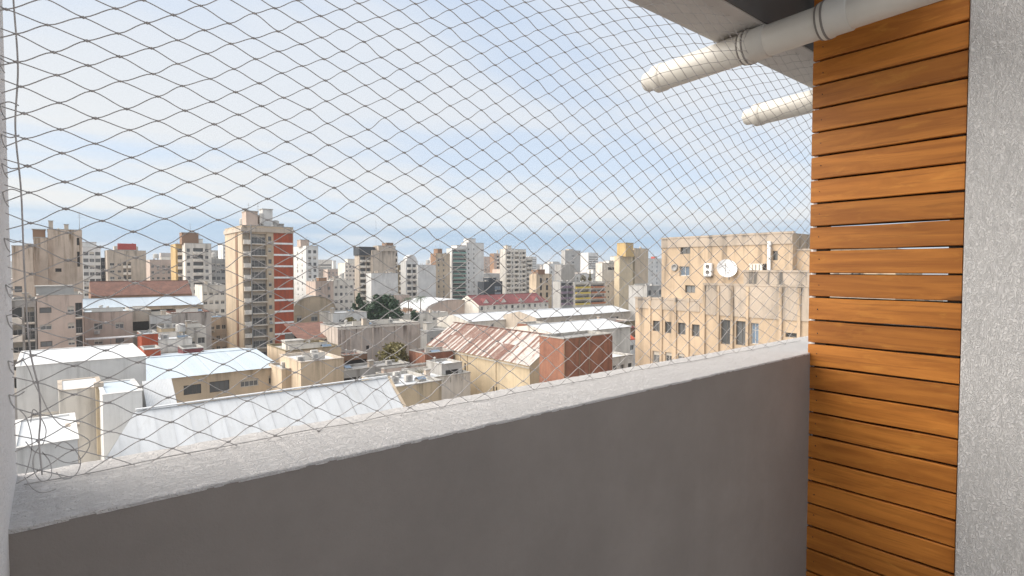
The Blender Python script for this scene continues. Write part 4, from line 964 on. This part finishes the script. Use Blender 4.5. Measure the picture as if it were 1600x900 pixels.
# ---- the peach building: its facade looks along the parapet
XP = 62.0
PB = empty('peach_building', (XP, 0, 0), 'weathered peach institutional building with pilasters, largest on the right', 'building')
def yz(px, py, X=XP): q = at_x(px, py, X); return q.y, q.z
def wing(x, pxf, pxn, yt_f, wall, holes_px, depth, yn=None, style='dark', prec=.3):
    """facade plane X=x from direction pxf (far) to pxn (near); openings given by their outlines in the photograph"""
    yf, zt = yz(pxf, yt_f, x); yn = yz(pxn, yt_f, x)[0] if yn is None else yn
    W = yf-yn; b = MB(); hs = []; put = []
    for h in holes_px:
        a, c, e, d = h[:4]; st = h[4] if len(h) > 4 else style
        y0, z1 = yz(a, c, x); y1, z0 = yz(e, d, x); zb = yz(a, d, x)[1]; z0 = .5*(z0+zb); ztp = .5*(z1+yz(e, c, x)[1])
        u0 = round(yf-y0, 1); w = round(max(.4, y0-y1), 1); hh = round(max(.4, ztp-z0), 1)
        hs.append((u0, u0+w, z0, z0+hh)); put.append((u0, z0, w, hh, st))
    o = Vector((x-XP, yf, 0))
    holes_wall(b, o, (0, -1, 0), (-1, 0, 0), W, zt, hs, prec, wall)
    b.poly([(x-XP, yn, 0), (x-XP+depth, yn, 0), (x-XP+depth, yn, zt), (x-XP, yn, zt)], wall)
    b.poly([(x-XP+depth, yf, 0), (x-XP, yf, 0), (x-XP, yf, zt), (x-XP+depth, yf, zt)], wall)
    b.poly([(x-XP, yn, zt-.02), (x-XP+depth, yn, zt-.02), (x-XP+depth, yf, zt-.02), (x-XP, yf, zt-.02)], 'grey_roof')
    b.build('wall', None, PB)
    c = MB(); c.box(x-XP-.1, x-XP+.25, yn-.1, yf+.1, zt-.001, zt+.22, 'peach_dirty'); c.build('parapet_cap', None, PB)
    for u0, z0, w, hh, st in put: mesh_obj('window', window_mesh(w, hh, st), PB, o+Vector((prec-.02, -u0, z0)), -math.pi/2)
    return yf, yn, zt
cx6 = lambda v: 980+v/3.914
cy6 = lambda v: 350+v/3.914
def H6(*v, st='dark'): return (cx6(v[0]), cy6(v[1]), cx6(v[2]), cy6(v[3]), st)
lo = wing(XP, 993, 1101, 466, 'peach_dirty' if False else 'peach', [H6(155, 592, 197, 656), H6(232, 598, 272, 668), H6(312, 606, 358, 676), H6(397, 615, 442, 688), H6(155, 775, 195, 850, st='half'), H6(232, 785, 270, 850, st='half'), H6(310, 793, 352, 850, st='half'), H6(398, 800, 440, 860, st='half')], 14)
mid = wing(XP-.5, 1100, 1400, 445, 'peach', [H6(568, 492, 640, 522, st='void'), H6(652, 497, 738, 526, st='void'), H6(572, 588, 636, 736), H6(665, 596, 729, 742), H6(757, 605, 801, 735, st='blue'), H6(757, 500, 786, 572, st='void'), H6(960, 443, 986, 478, st='void'), H6(968, 668, 1036, 694, st='dark'), H6(1045, 455, 1060, 470, st='void')], 16)
up = wing(XP+3.5, 1034, 1239, 374, 'peach', [H6(325, 138, 386, 183), H6(322, 258, 382, 318, st='blue'), H6(355, 373, 417, 421), H6(768, 245, 850, 290, st='void'), H6(888, 165, 916, 222)], 14)
st_ = wing(XP+1.2, 1162, 1330, 425, 'peach_dirty', [], 10)
rt = wing(XP+4.5, 1239, 1400, 392, 'peach', [], 9)
# dirty attic band, pilasters, downpipe, balcony of the upper block
b = MB(); b.box(-.62, -.503, mid[1], mid[0]-.05, mid[2]-3.6, mid[2]-.05, 'peach_dirty'); b.build('attic_band', None, PB)
b = MB(); b.box(-.1, -.003, lo[1]+.6, lo[0]-.02, lo[2]-1.3, lo[2]-.05, 'peach_dirty'); b.build('attic_band', None, PB)
b = MB(); b.box(3.38, 3.497, up[1]+.02, up[0]-.02, up[2]-1.2, up[2]-.05, 'peach_dirty'); b.build('attic_band', None, PB)
for px in (1016, 1034, 1056, 1076, 1097):
    y, _ = yz(px, 480); b = MB(); b.box(-.16, -.003, y-.16, y+.16, 0, lo[2]-.2, 'peach'); b.box(-.2, -.003, y-.22, y+.22, lo[2]-.2, lo[2]+.35, 'peach_dirty'); b.build('pilaster', None, PB)
for px in (1101, 1123, 1145, 1169, 1221, 1250):
    y, _ = yz(px, 480, XP-.5); b = MB(); b.box(-.74, -.623, y-.16, y+.16, 0, mid[2]-.1, 'peach'); b.build('pilaster', None, PB)
y, z = yz(1204, 380, XP+3.5); b = MB(); b.tube((3.2, y, z-5.5), (3.2, y, z+.2), .22, n=8, mat='white_trim'); b.box(2.7, 3.49, y-.6, y+.6, z-6.4, z-5.2, 'white_trim'); b.build('downpipe', None, PB)
y0, z0 = yz(1176, 425, XP+3.5); y1, _ = yz(1197, 425, XP+3.5)
b = MB(); b.box(2.6, 3.49, y1, y0, z0-.2, z0, 'slab'); b.box(2.6, 2.7, y1, y0, z0+.9, z0+1.0, 'slab')
for k in range(4): yy = y1+(y0-y1)*(k+.1)/4; b.box(2.6, 2.7, yy, yy+.3, z0, z0+.9, 'slab')
b.build('loggia', None, PB)
# satellite dish and air conditioner on the wall of the upper block
c = at_x(1135, 421, XP+2.9); dd = empty('satellite_dish', c, 'white round satellite dish on the upper wall of the peach building', 'dish')
b = MB(); n = 24; R = 1.2
prof = [(R*k/6, .42*(k/6)**2) for k in range(7)]
for r_, h_ in prof:
    for i in range(n): t = 2*math.pi*i/n; b.v.append((r_*math.cos(t), h_, r_*math.sin(t)))
for k in range(6):
    for i in range(n): j = (i+1) % n; b.f.append((k*n+i, k*n+j, (k+1)*n+j, (k+1)*n+i)); b.mi.append(0)
ob = b.build('reflector', 'dish', dd, True); ob.rotation_euler = (math.radians(22), 0, math.radians(128)); 
b = MB(); fx = Vector((-1.25, -.55, .55)); b.tube((-.75, .8, .1), fx, .035, n=6, mat='rail'); b.tube((-.3, -1.1, -.7), fx, .035, n=6, mat='rail'); b.tube((0, .1, -1.0), fx, .035, n=6, mat='rail'); b.lathe(fx, [(0, 0), (.1, 0), (.1, .2), (0, .2)], 8, 'frame'); b.build('feed_arm', None, dd)
b = MB(); b.tube((.05, 0, 0), (.7, 0, -.5), .08, n=8, mat='rail'); b.tube((.6, 0, -1.3), (.6, 0, .2), .08, n=8, mat='rail'); b.build('bracket', None, dd)
c = at_x(1108, 421, XP+3.45); ac = empty('air_conditioner', c, 'white twin fan air conditioner on the peach wall left of the dish', 'air conditioner')
b = MB(); b.box(-.4, 0, -.55, .55, -.8, .8, 'dish'); soften(b.build('casing', None, ac), .04)
for zz in (-.36, .36):
    b = MB(); k = len(b.v); b.lathe((0, 0, 0), [(.0, .0), (.22, .0), (.25, -.03), (.27, -.02), (.27, .02)], 14, 'frame_dark', 'y'); o = b.build('fan_grille', None, ac, True, (-.415, 0, zz)); o.rotation_euler = (0, 0, -math.pi/2)
b = MB(); b.box(-.4, .02, -.5, .5, -.95, -.82, 'rail'); b.build('bracket', None, ac)
c = at_x(1054, 418, XP+3.4); vf = empty('wall_fan', c, 'round dark exhaust fan in the peach wall left of the middle window', 'fan')
b = MB(); b.lathe((0, 0, 0), [(.0, .0), (.3, .0), (.34, -.12), (.46, -.14), (.5, -.05), (.5, .05)], 16, 'rail', 'y'); o = b.build('housing', None, vf, True); o.rotation_euler = (0, 0, -math.pi/2)

# ---- near roofs under the balcony
LB = B('big_white_building', 'big plain white building with a flat roof, nearest on the left below the net', 25, 228, 573, 60, 11, 'white', roof='white_roof', cap='white', rim=.06)
W_, D_, H_ = LB['dims']
b = MB(); b.box(.8, W_-.5, -.06, -.003, H_-4.2, H_-4.0, 'slab'); b.build('string_course', None, LB)
B('cream_corner_wall', 'cream weathered wall with a yellowed drainpipe in front of the big white building', 92, 160, 611, 53, 5, 'offwhite', cap='beige', cat='wall', roof='white_roof', rim=.05)
q_ = empty('yellowed_drainpipe', at_y(155, 640, 52.6)*1.0, 'yellowed downpipe on the right edge of the cream weathered wall', 'pipe')
b = MB(); b.box(-.2, .2, -.25, .15, -3.5, 1.8, 'yellow'); soften(b.build('downpipe', None, q_), .05); b = MB(); b.box(-.3, .3, -.32, .2, 1.8, 2.1, 'beige'); b.build('hopper', None, q_)
B('lavender_white_shed', 'small white shed with a bluish roof between the white building and the white shed roof', 160, 222, 617, 49, 5.5, 'white', roof='blue_roof', cap='white', rim=.06)
def mono_shed(name, label, pts, Y0, Y1, drop, wall, roofm, n):
    a = at_y(pts[0], pts[1], Y1); c = at_y(pts[2], pts[1], Y1); W = c.x-a.x; H = a.z
    root = empty(name, (a.x, Y0, 0), label, 'shed'); b = MB(); D = Y1-Y0
    b.poly([(0, D, 0), (0, 0, 0), (0, 0, H-drop), (0, D, H)], wall); b.poly([(W, 0, 0), (W, D, 0), (W, D, H), (W, 0, H-drop)], wall); b.poly([(0, 0, 0), (W, 0, 0), (W, 0, H-drop), (0, 0, H-drop)], wall); b.poly([(W, D, 0), (0, D, 0), (0, D, H), (W, D, H)], wall)
    b.build('wall', None, root); tilt = math.atan2(drop, D); me = sheet_mesh('roof_sheet', W/n, math.hypot(D, drop)+.3, roofm, 4, .02)
    for i in range(n):
        o = mesh_obj('roof_sheet', me, root, (W/n*i, -.3*math.cos(tilt), H-drop+.05-.3*math.sin(tilt)+random.uniform(-.008, .008))); o.rotation_euler = (tilt, 0, 0)
    return root
mono_shed('sloping_white_shed', 'small sloping white sheet roof tucked behind the near white shed roof', (222, 597, 268), 49, 53, 2.6, 'white', 'white_roof', 5)
# the near white shed: ridge along the parapet, left end hipped
NW = empty('near_white_shed', (0, 36, 0), 'long white sheet roof sloping towards the balcony, nearest roof at bottom centre', 'shed')
ra_, rb_ = at_y(212, 642, 45), at_y(605, 590, 45); zr = .5*(ra_.z+rb_.z); x0, x1 = ra_.x, rb_.x; sl_ = .71; Yr, Ye = 45.0, 34.0
tilt = math.atan(sl_); nst = 22; xl = x0-4.2
def roofz(y): return zr-(Yr-y)*sl_
for i in range(nst):
    a = xl+(x1-xl)*i/nst; c = xl+(x1-xl)*(i+1)/nst; q = MB()
    def ytop(x): return Yr if x >= x0 else Yr-(x0-x)*1.55
    nk = 8
    for k in range(nk+1):
        x = a+(c-a)*k/nk; up_ = .004*(k % 2) + (.022 if k in (0,) else 0); yt_ = ytop(x)
        q.v += [(x, Ye-36, roofz(Ye)+up_), (x, yt_-36, roofz(yt_)+up_)]
    for k in range(nk): q.f.append((2*k, 2*k+2, 2*k+3, 2*k+1)); q.mi.append(0)
    o = q.build('roof_sheet', 'white_roof', NW); o.location = (0, 0, random.uniform(-.012, .012))
b = MB(); b.poly([(x0, Yr-36, zr), (x1, Yr-36, zr), (x1, Yr-36+9, zr-6), (x0, Yr-36+9, zr-6)], 'white_roof'); b.poly([(x0, Yr-36, zr), (x0, Yr-27, zr-6), (xl, Yr-36-6.4, roofz(Yr-6.5))], 'white_roof'); b.build('back_slope', None, NW)
b = MB(); b.box(x0, x1, Yr-36-.15, Yr-36+.15, zr+.08, zr+.16, 'white_roof'); b.build('ridge_cap', None, NW)
b = MB(); b.poly([(x1, Ye-36, 0), (x1, Yr-27, 0), (x1, Yr-27, zr-6.1), (x1, Yr-36, zr-.05), (x1, Ye-36, roofz(Ye)-.05)], 'yellow'); b.poly([(xl, Ye-36+.3, 0), (x1, Ye-36+.3, 0), (x1, Ye-36+.3, roofz(Ye)-.05), (xl, Ye-36+.3, roofz(Ye)-.05)], 'cream'); b.build('wall', None, NW)
b = MB(); v = [(x1+.12, Ye-36, roofz(Ye)), (x1+.12, Yr-36, zr)]; b.poly([(x1-.02, Ye-36, roofz(Ye)+.1), (x1+.25, Ye-36, roofz(Ye)+.1), (x1+.25, Yr-36, zr+.1), (x1-.02, Yr-36, zr+.1)], 'cream'); b.poly([(x1+.25, Ye-36, roofz(Ye)-.4), (x1+.25, Yr-36, zr-.4), (x1+.25, Yr-36, zr+.1), (x1+.25, Ye-36, roofz(Ye)+.1)], 'cream'); b.build('barge_board', None, NW)
B('low_white_roof_house', 'low white flat roofed building in the bottom left corner beside the pillar', 16, 122, 702, 38, 7, 'white', roof='white_roof', cap='white', rim=.08)
q_ = empty('cream_chimney', at_y(114, 692, 42)-Vector((0, 0, 1.2)), 'short cream chimney beside the near white shed roof at bottom left', 'chimney')
b = MB(); b.box(-.25, .25, -.25, .25, 0, 2.2, 'cream'); b.build('stack', None, q_); b = MB(); b.box(-.33, .33, -.33, .33, 2.2, 2.35, 'beige'); b.build('cap', None, q_)
# the long windowed building with the bluish roof
LJ = tiled_hall('bluish_roof_building', 'cream building with a long bluish white roof below the red panelled tower', 228, 440, 595, 85, 26, 'cream', 'blue_roof', 1.1, n=24,
   fr=dict(n=0, cols=[], extra=[(4.2, 6.3, 9.1, 10.4, 'dark'), (7.3, 9.8, 9.0, 10.5, 'dark'), (11.2, 13.6, 9.2, 10.3, 'half'), (15.0, 17.8, 9.2, 10.4, 'half'), (19.2, 22.2, 9.3, 10.4, 'half')]))
B('cream_annex', 'cream annex with a dark doorway right of the bluish roof building', 470, 537, 567, 76, 9, 'cream', dict(n=0, cols=[], extra=[(.8, 2.3, 7.2, 9.9, 'dark'), (4.6, 5.5, 8.2, 9.2, 'plain')]), roof='white_roof', cap='beige', clutter=[('unit', .1, .2)])
B('olive_roofed_annex', 'flat annex with an olive brown roof edge behind the cream annex', 446, 533, 549, 93, 10, 'cream', roof='concrete', cap='olive', clutter=[('head', .3, .5, 3, 2, 1.3, 'offwhite')])
B('link_block', 'small cream link between the bluish roof and the cream annex', 440, 472, 578, 80, 6, 'cream', roof='blue_roof', cap='beige', clutter=[('unit', .5, .5)])

# ================================================================== TREES AND PLANTS
def leaf_mesh(name, centres, radii, n, size, mat, squash=1.0):
    """many small leaf faces spread through clumps"""
    r = np.random.default_rng(len(centres)*7+n); C = np.array(centres, float); R = np.array(radii, float)
    pick = r.choice(len(C), n, p=R**2/np.sum(R**2)); d = r.normal(size=(n, 3)); d /= np.linalg.norm(d, axis=1)[:, None]
    rad = R[pick]*r.uniform(.45, 1.05, n)**.6; P = C[pick]+d*rad[:, None]*np.array([1, 1, squash])
    a = r.normal(size=(n, 3)); a /= np.linalg.norm(a, axis=1)[:, None]; b = np.cross(a, d+r.normal(size=(n, 3))*.5); b /= np.linalg.norm(b, axis=1)[:, None]+1e-9
    s = size*r.uniform(.6, 1.4, n)[:, None]
    V = np.stack([P-a*s-b*s*.45, P+a*s*.2-b*s*.6, P+a*s, P-a*s*.1+b*s*.6], 1).reshape(-1, 3)
    me = bpy.data.meshes.new(name); me.from_pydata(V.tolist(), [], np.arange(n*4).reshape(-1, 4).tolist()); me.materials.append(M[mat]); me.update(); return me
def tree(name, label, px, ybase, ytop, Y, width, shape, mat, n=1500, leaf=.35, cat='tree'):
    p = at_y(px, ybase, Y); h = at_y(px, ytop, Y).z-p.z; z0 = p.z-2.0
    root = empty(name, (p.x, p.y, z0), label, cat); H = h+2.0; r = random.Random(int(px)); cs, rs = [], []
    tr = MB(); tr.tube((0, 0, -z0*.0), (.05, 0, H*.55), .28*width/4, .12*width/4, 8, 'bark')
    for k in range(34):
        t = r.random()
        if shape == 'cone': w = width*.5*(1-t)**.85; z = 1.2+t*(H-1.6)
        else: w = width*.5*math.sqrt(max(.02, 1-(2*t-1)**2)); z = H*.3+t*(H*.68)
        a = r.uniform(0, 2*math.pi); q = w*r.uniform(.2, .8); cs.append((q*math.cos(a), q*math.sin(a), z)); rs.append(max(.25, w*.42*r.uniform(.7, 1.2)))
        if k % 4 == 0: tr.tube((0, 0, z*.6), cs[-1], .07, .03, 5, 'bark')
    tr.build('trunk', None, root); mesh_obj('crown', leaf_mesh('crown', cs, rs, n, leaf, mat), root)
    return root
tree('cypress_tree', 'dark pointed cypress between the cream window block and the white house', 560, 482, 455, 172, 5.0, 'cone', 'conifer', 1700, .34)
tree('conifer_tree', 'large dark green conifer left of the centre, behind the stained warehouse', 594, 515, 461, 160, 11.5, 'round', 'conifer', 3600, .42)
tree('conifer_tree', 'smaller dark conifer leaning against the right side of the large conifer', 616, 515, 476, 156, 7.5, 'round', 'conifer', 1800, .38)
def palm(label, px, yb, yt, Y, r_):
    p = at_y(px, yb, Y); h = at_y(px, yt, Y).z-p.z; root = empty('palm_tree', (p.x, p.y, p.z-3), label, 'palm'); H = h+3
    b = MB(); b.tube((0, 0, 0), (.15, 0, H*.75), .22, .17, 8, 'bark'); b.build('trunk', None, root); q = random.Random(int(px))
    for k in range(15):
        a = 2*math.pi*k/15+q.uniform(-.2, .2); el = q.uniform(.1, 1.1); L_ = r_*q.uniform(.8, 1.15); f = MB(); pts = []
        for i in range(7):
            t = i/6; pts.append(Vector((math.cos(a)*L_*t*math.cos(el*.6), math.sin(a)*L_*t*math.cos(el*.6), H*.75+L_*(math.sin(el)*t-.75*t*t))))
        side = Vector((-math.sin(a), math.cos(a), 0))
        for i in range(6):
            for sg in (-1, 1):
                for m_ in range(2):
                    s0 = pts[i].lerp(pts[i+1], m_*.5); w = L_*.26*math.sin(math.pi*(.15+.8*(i+m_*.5)/6)); tip = s0+side*sg*w+(pts[i+1]-pts[i])*.9-Vector((0, 0, w*.45))
                    f.poly([s0, s0+(pts[i+1]-pts[i])*.28, tip], 'palm')
        f.build('frond', None, root)
palm('palm tree with spreading fronds rising over the large dark conifer', 592, 478, 456, 176, 3.2)
palm('palm tree in front of the plain white blank block, right one of the pair', 657, 480, 457, 190, 3.4)
palm('smaller palm left beside the other palm before the arch topped block', 638, 478, 460, 192, 2.8)
tree('leafy_shrub', 'olive green shrub in the yard before the stained warehouse', 618, 573, 537, 97, 6.4, 'round', 'shrub', 2200, .27, 'shrub')
tree('small_bush', 'small dark bush beside the cream terrace house under the palms', 648, 500, 484, 172, 3.6, 'round', 'conifer', 800, .3, 'bush')
tree('roof_plant', 'tall olive green plant on the roof terrace of the white terrace block', 922, 440, 421, 226, 3.2, 'cone', 'shrub', 700, .3, 'plant')
tree('roof_plant', 'low bushy plant on the roof terrace left of the tall one', 911, 441, 430, 227, 4.0, 'round', 'shrub', 700, .3, 'plant')
tree('house_hedge_bush', 'small green bush under the white house below the cypress', 548, 506, 496, 146, 3.6, 'round', 'shrub', 700, .26, 'bush')
def weeds(label, px, py, Y, n, h, spread, mat):
    p = at_y(px, py, Y); root = empty('dry_weed', p, label, 'weeds'); r = random.Random(int(px)); b = MB()
    for k in range(n):
        x, y = r.uniform(-spread, spread), r.uniform(-.5, .5); a = r.uniform(-.5, .5); hh = h*r.uniform(.4, 1)
        b.poly([(x-.03, y, 0), (x+.03, y, 0), (x+hh*a, y+r.uniform(-.3, .3), hh)], mat); 
        for _ in range(3): t = r.uniform(.3, .9); q = Vector((x+hh*a*t, y, hh*t)); b.poly([q, q+Vector((r.uniform(-.3, .3), r.uniform(-.2, .2), r.uniform(.05, .3))), q+Vector((.05, 0, .08))], mat)
    b.build('stems', None, root)
weeds('dry grey weeds growing along the pale yard house roof edge', 705, 597.5, 78.5, 90, 1.8, 3.2, 'dryleaf')
weeds('yellow green grass tuft on the yard wall near the tan roof house', 668, 584, 84, 70, 1.0, 3.5, 'shrub')

# ================================================================== SMALL ROOF THINGS AND THE FAR CITY
r_ = random.Random(21)
def far_city():
    """the unbroken mass of low far blocks out to the horizon"""
    b = MB(); mats = ['far', 'offwhite', 'pinkbeige', 'grey', 'beige', 'white']
    for k in range(3600):
        Y = 300*math.exp(r_.random()*2.6); t = r_.uniform(-.7, 3.0); x = Y*t
        w, d = r_.uniform(9, 26), r_.uniform(9, 22); h = r_.choice([7, 9, 12, 14, 18])*r_.uniform(.7, 1.3)
        if r_.random() < .10 and Y > 480: h = r_.uniform(28, 48)
        elif r_.random() < .3 and Y < 900: h = r_.uniform(15, 27)
        b.box(x, x+w, Y, Y+d, 0, h, r_.choice(mats), 'b')
        if h > 14:
            for f in range(int(h/3)-1): b.box(x+1, x+w-1, Y-.05, Y-.02, 2+f*3, 3.4+f*3, 'frame_dark', 'kbt')
    tag(b.build('far_city'), 'pale low blocks of the far city out to the horizon', 'city', kind='stuff')
far_city()

bpy.context.view_layer.update()
KEEP = [(538, 672, 452, 512), (660, 862, 440, 500), (866, 1010, 395, 500), (586, 662, 530, 578), (340, 462, 320, 548), (457, 530, 455, 518), (225, 330, 488, 520)]
def infill():
    """little houses that fill the gaps between the larger roofs; only where they would show"""
    dg = bpy.context.evaluated_depsgraph_get(); eye = Vector((0, 0, EYE)); n = 0; used = set()
    for k in range(2500):
        if n >= 22: break
        Y = r_.uniform(95, 300); px = r_.uniform(130, 1010); p = at_y(px, 500, Y); w, d = r_.uniform(6, 12), r_.uniform(6, 11); h = r_.choice([4, 5, 6, 7, 9])*r_.uniform(.85, 1.15)+max(0, (Y-190)*.06)
        x = p.x; py = 420+(EYE-h)*F/(x*math.sin(YAW)+Y*math.cos(YAW))-3
        if any(q[0]-14 < px < q[1]+2 and py < q[3] and q[2] < py+40 for q in KEEP): continue
        if any(x-1 < f[1] and x+w+1 > f[0] and Y-1 < f[3] and Y+d+1 > f[2] for f in FOOT): continue
        if XE-4 < x+w and x < 2*XR-XE+3 and Y0_-3 < Y+d and Y < Y1_+3: continue
        if XP-6 < x+w and Y < 60: continue
        seen = 0
        for fx in (.1, .4, .7, .95):
            for fz in (.98, .75):
                t = Vector((x+w*fx, Y-.1, h*fz)); dv = t-eye; hit = S.ray_cast(dg, eye, dv.normalized(), distance=dv.length-.5)
                seen += not hit[0]
        if seen < 3: continue
        wall = r_.choice(['offwhite', 'pinkbeige', 'beige', 'cream', 'grey', 'white', 'warehouse']); nm = r_.choice([2, 3, 3, 4])
        near = min(NAMES, key=lambda q: (q[0]-x-w/2)**2+(q[1]-Y)**2); tone = {'offwhite': 'off white', 'pinkbeige': 'pinkish', 'warehouse': 'stained grey beige'}.get(wall, wall)
        lab = 'little %s house %s the %s' % (tone, 'behind' if Y > near[1]+6 else 'in front of' if Y < near[1]-6 else 'beside', near[2].replace('_', ' '))
        if lab in used: continue
        used.add(lab); root = empty('low_house', (x, Y, 0), lab, 'building', group='little houses filling the gaps between the larger roofs'); b = MB()
        face(b, root, (0, 0, 0), (1, 0, 0), (0, -1, 0), w, h, dict(n=3, fh=2.9, top=.7, cols=row(nm, 1.1, 1.2), seed=k), wall, 0)
        face(b, root, (0, d, 0), (0, -1, 0), (-1, 0, 0), d, h, dict(n=2, fh=2.9, top=.7, cols=row(2, .9, 1.1), seed=k+1) if r_.random() < .4 else None, wall, -math.pi/2)
        b.poly([(w, 0, 0), (w, d, 0), (w, d, h), (w, 0, h)], wall); b.poly([(w, d, 0), (0, d, 0), (0, d, h), (w, d, h)], wall); b.build('wall', None, root)
        cl = [(r_.choice(['vent', 'unit']), r_.uniform(.2, .8), r_.uniform(.2, .8)) for _ in range(r_.randint(1, 3))]
        if r_.random() < .45: cl.append(('tank', r_.uniform(.2, .8), r_.uniform(.3, .8), .6, 1.0))
        if r_.random() < .4: cl.append(('head', r_.uniform(.3, .7), r_.uniform(.4, .7), 2.4, 2.4, 2.1))
        if r_.random() < .3: cl.append(('mast', .5, .5, r_.uniform(2.5, 5)))
        roof_parts(root, w, d, h, r_.choice(['grey_roof', 'flat_roof', 'silver_roof', 'redbrown', 'blue_roof', 'rust_a']), cl, 'concrete', k)
        FOOT.append((x, x+w, Y, Y+d)); n += 1
        bpy.context.view_layer.update()
infill()

# ================================================================== THE AIR
hz = MB(); hz.box(-9500, 9500, -9500, 9500, -1.0, 62.0)
mz = bpy.data.materials.new('haze_air'); mz.use_nodes = True; zn = mz.node_tree.nodes; zn.clear()
zo = zn.new('ShaderNodeOutputMaterial'); zv = zn.new('ShaderNodeVolumePrincipled'); zv.inputs['Color'].default_value = (.86, .90, .95, 1); zv.inputs['Density'].default_value = .00025; zv.inputs['Anisotropy'].default_value = .2
mz.node_tree.links.new(zv.outputs[0], zo.inputs['Volume']); M['haze_air'] = mz
ho = hz.build('haze', 'haze_air'); tag(ho, 'thin pale haze lying over the city', 'haze', kind='stuff')
